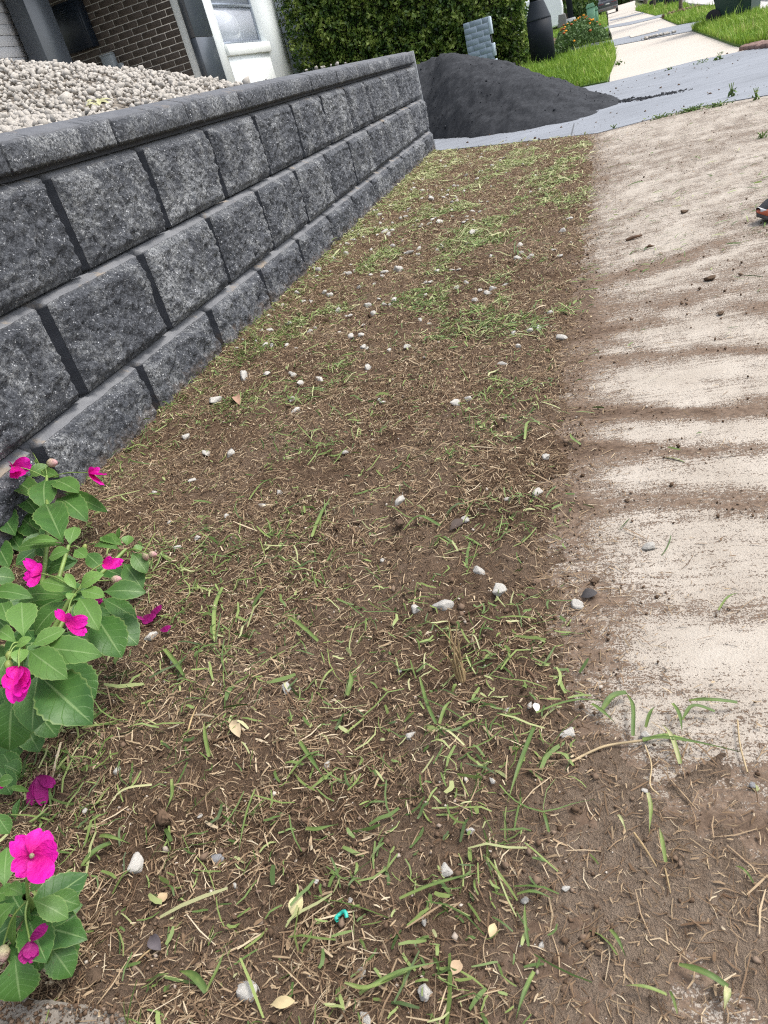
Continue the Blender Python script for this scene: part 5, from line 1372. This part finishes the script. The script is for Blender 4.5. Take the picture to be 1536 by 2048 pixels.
tint = np.clip(.64 + .9 * fbm(X * 5 + Y, Z * 5, 6, 3) - .9 * np.clip(dpt, 0, .2) * 1.5 + rh.normal(0, .16, n), 0, 1)
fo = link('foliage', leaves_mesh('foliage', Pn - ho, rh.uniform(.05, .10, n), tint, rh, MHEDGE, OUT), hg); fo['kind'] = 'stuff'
link('branches', box_mesh('branches', HX0 + .22 - ho[0], HX1 - .22 - ho[0], HY0 + .24 - ho[1], HY1 - .2 - ho[1], -.06, HZ1 - .3, simple('hedge_twigs', (.022, .024, .012), .9, .4, 9), .05), hg)
# loose sprigs at its left end, against the white wall
for q in range(16):
    z = rh.uniform(.75, 2.2); b0 = np.array([HX0 + .02, HY0 + rh.uniform(-.02, .3), z]); tip = b0 + np.array([-rh.uniform(.08, .24), rh.uniform(-.08, .02), rh.uniform(-.02, .14)])
    pts = spline([b0, (b0 + tip) / 2 + [0, 0, .02], tip], 6)
    V, Fc = tube_vf(pts - ho, .003, 4); me = mesh_np('sprig', V, Fc, MBARK); so = link('sprig', me, hg)
    lp = pts[rh.integers(1, 6, 12)] + rh.normal(0, .02, (12, 3))
    link('sprig_leaves', leaves_mesh('sprig_leaves', lp - ho, rh.uniform(.04, .06, 12), rh.uniform(.4, .9, 12), rh, MHEDGE), so)['kind'] = 'stuff'


def inpoly(x, y, poly):
    c = np.zeros(len(x), bool); n = len(poly)
    for i in range(n):
        x1, y1 = poly[i]; x2, y2 = poly[(i + 1) % n]
        c ^= ((y1 > y) != (y2 > y)) & (x < (x2 - x1) * (y - y1) / (y2 - y1 + 1e-12) + x1)
    return c


def lawn(poly, count, h, rng, base=.01, tshift=0.0, name='lawn'):
    poly = np.asarray(poly); x0, y0 = poly.min(0); x1, y1 = poly.max(0)
    sheet(name, [tuple(p) for p in poly], MTURF, base, .06)
    px_, py_ = rng.uniform(x0, x1, count * 3), rng.uniform(y0, y1, count * 3); k = inpoly(px_, py_, poly); px_, py_ = px_[k][:count], py_[k][:count]; n = len(px_)
    patch = fbm(px_ * 1.6, py_ * 1.6, 3, 3)
    H = h * rng.lognormal(0, .35, n) * (1 + .5 * patch); a = rng.random(n) * 6.28; ln = rng.normal(.35, .2, n) * H
    w_ = rng.uniform(.003, .006, n) * (1 + .05 * np.maximum(0, py_ - 8)); sx, sy = np.sin(a) * w_, -np.cos(a) * w_
    Bz = zt(py_) + base
    dx, dy = np.cos(a + rng.normal(0, .4, n)) * ln, np.sin(a + rng.normal(0, .4, n)) * ln
    V = np.stack([np.stack([px_ - sx, py_ - sy, Bz], 1), np.stack([px_ + sx, py_ + sy, Bz], 1), np.stack([px_ + sx * .8 + dx * .35, py_ + sy * .8 + dy * .35, Bz + H * .6], 1), np.stack([px_ - sx * .8 + dx * .35, py_ - sy * .8 + dy * .35, Bz + H * .6], 1), np.stack([px_ + dx, py_ + dy, Bz + H], 1)], 1).reshape(-1, 3)
    b = np.arange(n)[:, None] * 5; tint = np.clip(.5 + .55 * patch + rng.normal(0, .18, n) + tshift, 0, 1)
    o = link('grass', mesh_np('grass', V, [np.concatenate([b + [0, 1, 2, 3]]), b + np.array([[3, 2, 4]])], MLAWN, False, {'tint': np.repeat(tint, 5)}))
    o['kind'] = 'stuff'


MTURF = simple('turf_base', (.085, .15, .025), .95, .3, 5)
rg = np.random.default_rng(51)
near_l = [(0.55, 8.0), (0.9, 7.75), (1.2, 7.5), (1.45, 7.32), (1.52, 8.2), (1.66, 10), (1.74, 12.2), (1.72, 13.3), (1.2, 13.6), (.70, 14.0), (.42, 14.2), (.35, 12.6), (-1.0, 12.3), (-2.5, 12.2), (-2.5, 11.2), (-.5, 10.3)]
lawn(near_l, 42000, .066, rg, .015)
lawn(P([(1384, 62), (1431, 43), (1475, 34)]).__add__([(kx(10.6) - .02, 10.6), (kx(6.8) - .02, 6.8)]) + P([(1497, 95), (1470, 93), (1440, 82)]), 24000, .058, rg, .02, .1)
lawn(P([(1324, 37), (1352, 30), (1377, 21)]) + [(kx(16.5) - .02, 16.5), (kx(12.6) - .02, 12.6)] + P([(1431, 38), (1357, 51), (1337, 43)]), 11000, .05, rg, .015, .05)
lawn(P([(1270, 21), (1285, 14)]) + [(kx(40) - .02, 40), (kx(22) - .02, 22)] + P([(1377, 16), (1352, 23.5), (1312, 32)]), 11000, .06, rg, .01, .05)
lawn([(-.3, 16.2), (1.8, 16.2), (1.98, 20.5), (-.3, 20.5)], 6000, .06, rg, .012, -.1)
lawn([(-1.0, 22.8), (2.05, 22.8), (2.25, 28), (2.8, 45), (-2, 45)], 12000, .06, rg, .012, .1)
# weeds along the slab edges
MWEED = mat_tinted('weed_leaf', [(0, (.05, .09, .02)), (.5, (.10, .18, .04)), (1, (.22, .28, .09))], .6, .3, .15)


def weed(px_, py_, wpx, hpx, label, rng, count=26):
    X = gs(px_, py_); s = depth(X) / F; t = thing('weed', label, 'weed', X, 'weeds in the slab joints')
    n = count; Pp = np.stack([rng.normal(0, .28, n) * wpx * s, rng.normal(0, .05, n) * wpx * s, np.abs(rng.normal(.25, .3, n)) * hpx * s], 1)
    fo = link('foliage', leaves_mesh('foliage', Pp, rng.uniform(.4, .9, n) * max(hpx, 8) * s * .8, rng.random(n), rng, MWEED), t); fo['kind'] = 'stuff'
    for k in range(3):
        link('stem', tube_mesh('stem', spline([(0, 0, 0), (.1 * wpx * s * (k - 1), 0, .5 * hpx * s), (.3 * wpx * s * (k - 1), 0, hpx * s)], 5), .0025, MSTEM, 4), t)


rw = np.random.default_rng(61)
for a in ((1405, 127, 32, 8, 'clump of weeds at the joint of pale path and grey driveway'), (1440, 120, 14, 14, 'small spiky weed right of the clump at the path joint'), (1338, 141, 14, 6, 'tiny weed tuft left of the clump at the path joint'), (1237, 131, 16, 10, 'creeping weed at the left edge of the pale path'), (1385, 222, 70, 9, 'row of low leafy weeds between driveway and dusty path', 260), (1440, 212, 50, 9, 'thin weeds right end of the low row by the driveway', 100), (1320, 237, 40, 9, 'sparse weeds left end of the low row by the driveway', 70),
          (1463, 195, 14, 26, 'tall thin grass weed at the driveway edge', 8), (1512, 200, 14, 22, 'second tall thin weed at the driveway edge near the picture edge', 8), (1525, 276, 30, 12, 'leafy weed on the right of the dusty path', 36), (1228, 258, 20, 8, 'weed at the corner where verge, path and driveway meet', 16)): weed(*a[:5], rw, *(a[5:] or ()))

# ------------------------------------------------------------------ black pole, letterbox
Xp = (gs(1070, 137) + gs(1108, 133)) / 2; Xp[1] += .15
MPOLE = simple('black_pole_paint', (.010, .0135, .019), .62, .2, 4, .1, spec=.2)
pole = thing('light_pole', 'black street light pole with a wide sleeve at its foot', 'light pole', (Xp[0], Xp[1], zt(Xp[1])))
sp_ = depth(Xp) / F
link('base_sleeve', lathe_mesh('base_sleeve', [(.192, 0), (.194, .45), (.192, .66)], MPOLE, 32), pole)
link('collar', lathe_mesh('collar', [(.194, .661), (.188, .68), (.112, .90), (.108, .915)], simple('pole_collar', (.022, .027, .034), .6, .1, spec=.2), 32), pole)
link('shaft', lathe_mesh('shaft', [(.104, .914), (.100, 3.5), (.08, 6.0)], MPOLE, 24), pole)
link('lamp_arm', tube_mesh('lamp_arm', spline([(0, 0, 5.9), (.3, 0, 6.3), (1.3, 0, 6.45)], 10), .04, MPOLE, 8), pole)
link('lamp_head', box_mesh('lamp_head', 1.25, 1.85, -.13, .13, 6.40, 6.52, MPOLE, .03), pole)

LB = gs(964, 130); yl_ = 11.2
a = on_plane(925, 45, 1, yl_); b = on_plane(975, 36, 1, yl_); zg_ = float(zt(yl_))
wL = b[0] - a[0]; top = (a[2] + b[2]) / 2
MLB = simple('letterbox_paint', (.20, .25, .305), .8, .08, 10, .3); MLBJ = simple('letterbox_joint', (.205, .255, .31), .85, .08, 20, .2)
lbx = thing('letterbox', 'grey-blue painted brick letterbox pillar standing in front of the hedge', 'letterbox', (a[0], yl_, zg_))
HL = top - zg_; rows = 12; rhh = HL / rows; dl = .20
link('pillar_core', box_mesh('pillar_core', .003, wL - .004, .0012, dl, 0, HL - .004, MLBJ, 0), lbx)
b1 = box_mesh('brick', 0, wL * .49 - .006, -.002, .05, 0, rhh - .005, MLB, .002); b2 = box_mesh('brick', 0, wL * .24 - .006, -.002, .05, 0, rhh - .005, MLB, .002)
for r in range(rows):
    if r % 2: xs_ = [(0, b2), (wL * .255, b1), (wL * .755, b2)]
    else: xs_ = [(0, b1), (wL * .505, b1)]
    for x, m_ in xs_: link('brick', m_, lbx, (x + .002, 0, r * rhh + .004))
MLS = simple('letterbox_side', (.36, .43, .49), .8, .04, 8)
for z_a, z_b in ((0, .40), (.44, .63), (.75, 1.0)):
    link('side_panel', box_mesh('side_panel', wL - .002, wL + .035, -.004, dl + .01, HL * z_a + .003, HL * z_b - .003, MLS, .004), lbx)
link('mail_slot', box_mesh('mail_slot', wL - .003, wL + .010, .03, dl - .03, HL * .635, HL * .745, simple('slot_dark', (.01, .01, .012)), 0), lbx)
link('mail_slot', box_mesh('mail_slot', wL + .0355, wL + .039, .07, .10, HL * .47, HL * .60, simple('slot_dark2', (.012, .012, .014)), 0), lbx)

# ------------------------------------------------------------------ vehicles


def car(name, label, loc, rotz, paint, L=4.6, H=1.66, suv=True, group=None):
    t = thing(name, label, 'car', loc, group, rotz)
    Mp = simple(name + '_paint_' + str(loc[0])[:4], paint, .28, .03, 2, spec=.6); Mgl = M('car_glass', .08, .8); Mgl.color((.02, .025, .03)); Mgl = Mgl.m
    Mpl = simple('car_trim_grey', (.16, .155, .15), .7, .1); Mtyre = simple('tyre_rubber', (.018, .018, .019), .85, .2); Mrim = simple('alloy', (.45, .46, .48), .35, .05, metal=.8)
    h = L / 2; Wd = .90
    prof = [(-h, .42), (-h + .02, .80), (-h + .18, 1.02), (-h + 1.15, 1.12), (h - .12, 1.16), (h - .02, 1.05), (h + .02, .78), (h - .01, .52), (h - .10, .34), (-h + .15, .30)]
    body = prism_mesh('body', prof, -Wd, Wd, Mp, 'y', .05); link('body', body, t)
    cab = [(-h + 1.10, 1.10), (-h + 1.85, H - .06), (-h + 2.4, H), (h - .55, H - .03), (h - .30, H - .16), (h - .14, 1.14)]
    cb = prism_mesh('cabin', cab, -Wd + .10, Wd - .10, Mp, 'y', .04); link('cabin', cb, t)
    for s in (-1, 1):
        wn_ = prism_mesh('side_window', [(-h + 1.45, 1.18), (-h + 1.95, H - .14), (h - .62, H - .12), (h - .36, 1.18)], s * (Wd - .105), s * (Wd - .092), Mgl, 'y'); link('side_window', wn_, t)
    link('rear_window', prism_mesh('rear_window', [(-.62, 0), (.62, 0), (.55, .36), (-.55, .36)], -.006, .006, Mgl, 'z'), t).matrix_local = Matrix.Translation((h - .17, 0, 1.19)) @ Matrix.Rotation(math.radians(90), 4, 'Z') @ Matrix.Rotation(math.radians(78), 4, 'X')
    link('windscreen', prism_mesh('windscreen', [(-.66, 0), (.66, 0), (.58, .78), (-.58, .78)], -.006, .006, Mgl, 'z'), t).matrix_local = Matrix.Translation((-h + 1.16, 0, 1.13)) @ Matrix.Rotation(math.radians(-90), 4, 'Z') @ Matrix.Rotation(math.radians(38), 4, 'X')
    link('rear_bumper', prism_mesh('rear_bumper', [(h - .20, .28), (h + .05, .32), (h + .075, .46), (h + .05, .60), (h - .16, .62)], -Wd - .005, Wd + .005, Mpl, 'y', .03), t)
    link('front_bumper', prism_mesh('front_bumper', [(-h - .05, .30), (-h + .2, .28), (-h + .2, .60), (-h - .06, .58)], -Wd - .005, Wd + .005, Mpl, 'y', .03), t)
    for s in (-1, 1):
        link('tail_light', box_mesh('tail_light', h - .10, h + .028, s * .60 - .24, s * .60 + .24, .90, .955, simple('tail_red', (.16, .012, .012), .25), .015), t)
        link('headlight', box_mesh('headlight', -h - .01, -h + .14, s * .62 - .2, s * .62 + .2, .78, .92, simple('headlight_glass', (.6, .62, .65), .1), .02), t)
        link('bumper_reflector', box_mesh('bumper_reflector', h + .055, h + .085, s * .62 - .12, s * .62 + .12, .44, .475, simple('reflector_red', (.2, .015, .015), .3), .006), t)
    link('number_plate', box_mesh('number_plate', h + .004, h + .030, -.18, .18, .80, .90, simple('plate_white', (.6, .6, .58), .5), .004), t)
    link('badge', box_mesh('badge', h - .005, h + .022, -.52, -.40, 1.02, 1.045, Mrim, .004), t)
    for x in (-h + .88, h - .86):
        for s in (-1, 1):
            wh = bpy.data.objects.new('wheel', None); COL.objects.link(wh); wh.parent = t; wh.location = (x, s * (Wd - .10), .345); wh.rotation_euler = (math.pi / 2, 0, 0); wh.empty_display_size = .1
            link('tyre', lathe_mesh('tyre', [(.20, -.11), (.33, -.115), (.345, -.08), (.345, .08), (.33, .115), (.20, .11)], Mtyre, 24), wh)
            link('rim', lathe_mesh('rim', [(.02, -.10), (.21, -.118), (.215, 0), (.21, .118), (.02, .10)], Mrim, 16), wh)
    return t


Xc = gs(1127, 76)
cs = car('parked_car', 'white car parked behind the black pole, only its rear end showing', (Xc[0] - 2.30, 24.4, float(zt(24.4)) - .02), 0.10, (.78, .80, .82))
dk = car('parked_car', 'small dark car far down the footpath under the trees', (2.72, 39.0, float(zt(39))), math.radians(-93), (.05, .055, .065), 4.2, 1.5); dk.scale = (.44, .44, .44)

# ------------------------------------------------------------------ street furniture further along
MGREENP = simple('pale_green_cabinet', (.16, .32, .21), .6, .06, 6)


def cabinet(x0, x1, ytop, ybot, Y, label):
    a = on_plane(x0, (ytop + ybot) / 2, 1, Y); b = on_plane(x1, (ytop + ybot) / 2, 1, Y); z1_ = on_plane((x0 + x1) / 2, ytop, 1, Y)[2]; zg = float(zt(Y)); w_ = b[0] - a[0]
    t = thing('service_cabinet', label, 'service cabinet', ((a[0] + b[0]) / 2, Y, zg), 'green service cabinets')
    link('body', box_mesh('body', -w_ / 2, w_ / 2, 0, w_ * .8, 0, z1_ - zg - .10, MGREENP, .02), t)
    link('lid', prism_mesh('lid', [(-w_ / 2 - .02, z1_ - zg - .099), (w_ / 2 + .02, z1_ - zg - .099), (w_ / 2 - .02, z1_ - zg + .01), (-w_ / 2 + .02, z1_ - zg)], -.02, w_ * .8 + .02, MGREENP, 'y', .01), t)
    link('door', box_mesh('door', -w_ / 2 + .03, w_ / 2 - .03, -.008, -.001, .06, z1_ - zg - .14, MGREENP, .002), t)


cabinet(1174, 1190, 7, 52, 26.5, 'nearer pale green utility cabinet behind the marigolds'); cabinet(1189, 1196, 13, 36, 29.5, 'further green utility cabinet half hidden behind the nearer one')

MBIN = simple('bin_green', (.020, .048, .036), .5, .1, 3); MBINL = simple('bin_lid', (.05, .05, .052), .5, .1, 3)


def bin_(loc, rotz, label, sc2=1.0):
    t = thing('wheelie_bin', label, 'wheelie bin', loc, 'wheelie bins on the street side', rotz)
    bm = bmesh.new(); V = []
    for z, w_, d_ in ((.06, .20, .21), (.9, .28, .33), (.97, .29, .345)):
        V.append([bm.verts.new((x * w_, y * d_ + (0.03 if z > .5 else 0), z)) for x, y in ((-1, -1), (1, -1), (1, 1), (-1, 1))])
    bm.faces.new(V[0][::-1]); bm.faces.new(V[-1])
    for a, b in zip(V[:-1], V[1:]):
        for i in range(4): bm.faces.new((a[i], a[(i + 1) % 4], b[(i + 1) % 4], b[i]))
    bmesh.ops.bevel(bm, geom=[e for e in bm.edges], offset=.018, segments=2, affect='EDGES'); me = bpy.data.meshes.new('body'); bm.to_mesh(me); bm.free(); me.materials.append(MBIN); link('body', me, t)
    link('lid', prism_mesh('lid', [(-.34, .975), (.40, .975), (.40, 1.0), (.1, 1.06), (-.3, 1.05)], -.305, .305, MBINL, 'x', .015), t)
    link('handle', tube_mesh('handle', spline([(-.22, .40, .93), (-.22, .46, .96), (.22, .46, .96), (.22, .40, .93)], 12), .014, MBIN, 6), t)
    link('axle', tube_mesh('axle', [(-.26, .25, .10), (.26, .25, .10)], .012, MBIN, 6), t)
    for s in (-1, 1):
        w_ = link('wheel', lathe_mesh('wheel', [(.03, -.03), (.09, -.028), (.10, -.015), (.10, .015), (.09, .028), (.03, .03)], simple('bin_tyre', (.012, .012, .013), .8), 20), t); w_.location = (s * .245, .25, .10); w_.rotation_euler = (0, math.pi / 2, 0)
    t.scale = (sc2,) * 3; return t


Xb = (gs(1437, 47) + gs(1512, 39)) / 2
bin_((Xb[0] + .06, Xb[1] + .16, float(zt(Xb[1])) + .012), math.radians(62), 'dark green wheelie bin on the grass beside the kerb, nearest bin', .98)
for (x, y, r, lab) in ((1322, 10, 80, 'far dark green wheelie bin left of the thin tree trunk'), (1357, 8, 95, 'far dark wheelie bin behind the thin tree trunk')):
    X = gs(x, y); bin_((X[0], X[1], float(zt(X[1]))), math.radians(r), lab)

# pit lid, rubble strip, paver edging
a = P([(1258, 72), (1312, 59), (1318, 63), (1262, 77)])
o = sheet('pit_lid', a, MPATHFAR, 0.016, 0.012); del o['kind']; setup(o, 'rectangular concrete service pit lid set in the grey crossing of the far path', 'pit lid')
pa = gs(1288, 80); pb = gs(1345, 68); n = 90; u = rg.random(n); pp = pa + (pb - pa) * u[:, None] + rg.normal(0, .03, (n, 3)) * [1, 1, 0]; S = rg.uniform(.012, .035, n)
scatter_join('rubble', ov, np.stack([pp[:, 0], pp[:, 1], zt(pp[:, 1]) + .012 + S * .4], 1), S, rg, MGRAV)
MPAV = mat_rock('clay_paver', (.10, .06, .05), (.20, .13, .11), (.30, .22, .19), 30)
pv = thing('paver_edging', 'row of weathered reddish pavers along the grass edge by the bin', 'paver edging', (*gs(1500, 97)[:2], float(zt(7)))); po = np.array(pv.location)
pmsh = box_mesh('paver', -.075, .075, -.036, .036, -.02, .022, MPAV, .006)
for k, (x, y) in enumerate(((1489, 98.5), (1500, 97.6), (1511, 96.7), (1522, 95.8), (1533, 95), (1544, 94), (1496, 94), (1507, 93), (1518, 92.2), (1529, 91.4), (1540, 90.5))):
    X = gs(x, y); o = link('paver', pmsh, pv, (X[0] - po[0], X[1] - po[1], .012 + random.uniform(-.006, .006))); o.rotation_euler = (random.uniform(-.04, .04), random.uniform(-.04, .04), math.radians(70) + random.uniform(-.06, .06))
gw = thing('grass_stalk', 'tall seeding grass stalk in front of the wheelie bin', 'grass stalk', gs(1470, 45)); s_ = depth(gw.location) / F
link('stem', tube_mesh('stem', spline([(0, 0, 0), (.04, .0, 22 * s_), (.10, 0, 42 * s_)], 8), .004, MSTEM, 5), gw)
link('seed_head', leaves_mesh('seed_head', np.array([.10, 0, 42 * s_]) + rg.normal(0, .03, (14, 3)), np.full(14, .05), rg.random(14), rg, MWEED), gw)
pf = thing('white_flower', 'small white puffball flower in the grass beside the bin wheel', 'flower', gs(1459, 46)); link('stem', tube_mesh('stem', [(0, 0, 0), (.004, 0, .09)], .003, MSTEM, 5), pf)
link('bloom', lathe_mesh('bloom', [(.004, .085), (.022, .095), (.027, .112), (.02, .13), (.004, .138)], simple('bloom_white', (.75, .75, .7), .8), 12), pf)

# marigolds
ma = thing('marigold_bush', 'marigold bushes with orange flowers beyond the light pole', 'marigold bush', (1.25, 15.4, float(zt(15.4)))); mo = np.array(ma.location)
n = 5200; mx, my = rg.uniform(-.42, .52, n), rg.uniform(-.30, 2.6, n); hh = (.34 + .10 * fbm((mx + 5) * 3, my * 3, 2, 3) + .12 * sstep(-.3, 1.5, my) - .10 * sstep(.1, .5, mx)) * np.sqrt(np.clip(1 - (np.abs(mx - .05) / .52) ** 2.5, .08, 1)) * np.sqrt(np.clip((my + .36) / .35, .1, 1))
mz = hh * np.sqrt(rg.random(n))
fo = link('foliage', leaves_mesh('foliage', np.stack([mx, my, mz + .01], 1), rg.uniform(.04, .085, n), rg.beta(2, 2, n), rg, mat_tinted('marigold_leaf', [(0, (.035, .075, .02)), (1, (.12, .20, .06))], .6, .3, .2)), ma); fo['kind'] = 'stuff'
for k in range(24):
    i = rg.integers(0, n); c = np.array([mx[i], my[i], hh[i] + rg.uniform(0, .04)]); r_ = rg.uniform(.020, .034)
    col = random.choice([(.60, .19, .01), (.68, .27, .012), (.33, .08, .015), (.33, .08, .015)])
    me = lathe_mesh('flower', [(.004, -.012), (r_ * .8, -.002), (r_, .008), (r_ * .7, .02), (.004, .024)], bpy.data.materials.get('marigold_%0.2f' % col[0]) or simple('marigold_%0.2f' % col[0], col, .8, .2, 40), 9); link('flower', me, ma, c)
# flower-bed edging mulch
mu = P([(1108, 97), (1135, 94), (1125, 84), (1106, 88)]); n = 260; rr_ = rg.random((n, 2)); pp = mu[0] + (mu[1] - mu[0]) * rr_[:, :1] + (mu[3] - mu[0]) * rr_[:, 1:]
scatter_join('mulch', ov, np.stack([pp[:, 0], pp[:, 1], zt(pp[:, 1]) + .02 + rg.random(n) * .08], 1), rg.uniform(.02, .06, n), rg, MCRUMB, rg.uniform(.5, .95, n))
Xq = on_plane(1140, 22, 1, 22.5); bp = thing('garden_post', 'short black post with a pale foot beyond the marigolds', 'post', (Xq[0], 22.5, float(zt(22.5))))
link('post', box_mesh('post', -.075, .075, -.075, .075, .45, 2.2, MPOLE, .01), bp); link('foot', box_mesh('foot', -.12, .12, -.12, .12, 0, .449, simple('post_foot', (.45, .45, .44), .8), .01), bp)


# ------------------------------------------------------------------ trees
def tree(name, label, loc, h, cr_r, crown_z, trunk_r, n, rng, size=(.10, .20), group=None, lean=(0, 0), tsh=0.0):
    t = thing(name, label, 'tree', loc, group)
    top = np.array([lean[0], lean[1], crown_z])
    parts = [tube_vf(spline([(0, 0, -.1), (lean[0] * .3 + .04, lean[1] * .3, crown_z * .5), top], 10), np.linspace(trunk_r, trunk_r * .45, 10), 9)]
    blobs = []
    for k in range(11):
        a = rng.random() * 6.28; q = cr_r * rng.uniform(.35, .95); e = top + np.array([math.cos(a) * q, math.sin(a) * q, rng.uniform(-.2, 1) * (h - crown_z)])
        parts.append(tube_vf(spline([top * rng.uniform(.65, .98), (top + e) / 2 + rng.normal(0, .1, 3), e], 6), np.linspace(trunk_r * .35, trunk_r * .08, 6), 5)); blobs.append((e, cr_r * rng.uniform(.28, .55)))
    V, Fc = join_vf(parts); link('trunk', mesh_np('trunk', V, Fc, MBARK, True), t)
    bi = rng.integers(0, len(blobs), n); C_ = np.array([b[0] for b in blobs])[bi]; R_ = np.array([b[1] for b in blobs])[bi]
    d = rng.normal(size=(n, 3)); d /= np.linalg.norm(d, axis=1)[:, None]; rad = R_ * rng.random(n) ** .45
    Pp = C_ + d * rad[:, None] * np.array([1, 1, .75]); Pp = Pp + (.12 * cr_r) * np.stack([fbm(Pp[:, 0] * 2, Pp[:, 2] * 2, 1, 2), fbm(Pp[:, 1] * 2, Pp[:, 2] * 2, 2, 2), fbm(Pp[:, 0] * 2, Pp[:, 1] * 2, 3, 2)], 1)
    tint = np.clip(.45 + .5 * fbm(Pp[:, 0] * 1.3 + 3, Pp[:, 2] * 1.3 + Pp[:, 1], 5, 3) + rng.normal(0, .18, n) + tsh, 0, 1)
    c_ = link('crown', leaves_mesh('crown', Pp, rng.uniform(*size, n), tint, rng, MTREE, d), t); c_['kind'] = 'stuff'
    return t


rt = np.random.default_rng(71)
# low trees and shrubs closing the view down the footpath
for k, (x, Y, h, r, cz, lab) in enumerate(((-3.0, 40, 6, 2.8, 1.4, 'broad bushy tree behind the white car'), (-.2, 34, 4.2, 1.9, .9, 'bright green bushy tree right behind the garden post'), (.9, 56, 6.5, 2.6, 1.5, 'dark tree behind the green cabinets'), (2.0, 88, 8, 3.4, 1.9, 'tree hanging over the small dark car'), (6.6, 86, 8, 3.0, 1.8, 'dense dark tree where the footpath disappears'), (9.5, 84, 8, 3.2, 1.6, 'tree right of the footpath end beyond the verge trunks'), (-6, 52, 8, 3.4, 2, 'large tree far left behind the hedge'))):
    tree('tree', lab, (x, Y, float(zt(min(Y, 60))) - .15), h, r, cz, .18, 5200, rt, (.16, .34), 'trees closing the view', tsh=(.25 if k == 1 else .05))
n = 16000; hx = rt.uniform(-14, 18, n); hz = rt.random(n) ** .8 * 3.6; hy = 96 + rt.random(n) * 1.2 + .4 * fbm(hx * .7, hz, 3, 2)
o = link('distant_shrubbery', leaves_mesh('distant_shrubbery', np.stack([hx, hy, hz + .55], 1), rt.uniform(.25, .5, n), np.clip(.4 + .6 * fbm(hx * .8, hz * 1.2, 2, 3) + rt.normal(0, .15, n), 0, 1), rt, MTREE)); o['kind'] = 'stuff'
bk = box_mesh('distant_thicket', -24, 30, 97.6, 99, .2, 6.0, simple('thicket', (.03, .045, .018), .9, .5, 1), 0); setup(link('distant_thicket', bk), kind='structure')
# young street trees on the nature strip (trunks in view)
for (x, y, w_, hgt, lab) in ((1361, 28, 8, 3.6, 'young street tree nearest the bin with a mulched foot'), (1309, 19, 5, 3.4, 'thin street tree second along the nature strip'), (1291, 14, 8, 4.0, 'street tree furthest along the nature strip')):
    X = gs(x, y); r_ = .5 * w_ * depth(X) / F
    tree('street_tree', lab, (X[0], X[1], float(zt(X[1]))), hgt, 1.0, hgt - 1.2, r_, 1500, rt, (.07, .14), 'young trees on the nature strip')
a = gs(1353, 33); b = gs(1375, 26); n = 160; pp = a[:2] + rt.random((n, 1)) * (b - a)[:2] + rt.normal(0, .10, (n, 2)); S = rt.uniform(.02, .06, n)
scatter_join('tree_mulch', ov, np.stack([pp[:, 0], pp[:, 1], zt(pp[:, 1]) + .03 + rt.random(n) * .05], 1), S, rt, MCRUMB, rt.uniform(.4, .9, n))
tree('gum_tree', 'tall gum tree across the road, mirrored in the house window', (10.2, 38.0, .3), 8.2, 2.4, 4.6, .22, 6000, rt, (.12, .24))

# ------------------------------------------------------------------ shoe of someone standing just outside the picture
X0 = g(1513, 449, 0.0); ang = math.radians(14)
sh = thing('shoe', 'dark running shoe with orange toe cap and grey sole entering at the right edge', 'shoe', (X0[0], X0[1], 0.004), None, ang)
NL = 22; uu = np.linspace(0, 1, NL); Ls = .34


def sole_w(u): return .052 * np.interp(u, [0, .015, .05, .12, .22, .35, .55, .8, .95, 1], [.03, .28, .55, .78, .93, 1, .82, .80, .6, .2])


def loft(name, lo, hi, inset, mat, u0=0.0, u1=1.0, round_=0.6):
    V = []; us = np.linspace(u0, u1, NL); K = 12
    for u in us:
        w_ = float(sole_w(u)) * inset; zl, zh = lo(u), hi(u)
        for k in range(K):
            a = math.pi * k / (K - 1); V.append((u * Ls, -math.cos(a) * w_ * (1 if 0 < k < K - 1 else .98), zl + (zh - zl) * math.sin(a) ** round_))
    V = np.array(V); Fq = grid_faces(NL, K); bot = np.array([(i * K, (i + 1) * K, (i + 2) * K - 1, (i + 1) * K - 1) for i in range(NL - 1)])
    return mesh_np(name, V, np.concatenate([Fq, bot]), mat, True)


toe = lambda u: .018 * max(0, 1 - u / .16) ** 2
link('outsole', loft('outsole', lambda u: toe(u), lambda u: .014 + toe(u), 1.02, simple('sole_dark', (.07, .07, .075), .7, .1), round_=.15), sh)
link('midsole', loft('midsole', lambda u: .0135 + toe(u) * .9, lambda u: .034 + .008 * u + toe(u) * .6, 1.0, simple('midsole_grey', (.40, .40, .41), .7, .05), .015, .99, .15), sh)
link('toe_cap', loft('toe_cap', lambda u: .012 + toe(u), lambda u: .018 + .30 * min(u, .085) + toe(u) * .8, 1.035, simple('toe_orange', (.42, .11, .06), .7, .1), 0.0, .06, .3), sh)
link('upper', loft('upper', lambda u: .030, lambda u: float(np.interp(u, [0, .03, .1, .3, .5, .65, .8, 1], [.030, .042, .058, .078, .100, .105, .10, .09])), .95, simple('shoe_mesh', (.028, .030, .036), .85, .3, 150, .6), .02, .985, .75), sh)
for k in range(4): link('lace', tube_mesh('lace', spline([(Ls * (.34 + .06 * k), -.02, .078 + .006 * k), (Ls * (.36 + .06 * k), 0, .090 + .007 * k), (Ls * (.34 + .06 * k), .02, .078 + .006 * k)], 6), .003, simple('lace_black', (.02, .02, .022), .8), 5), sh)
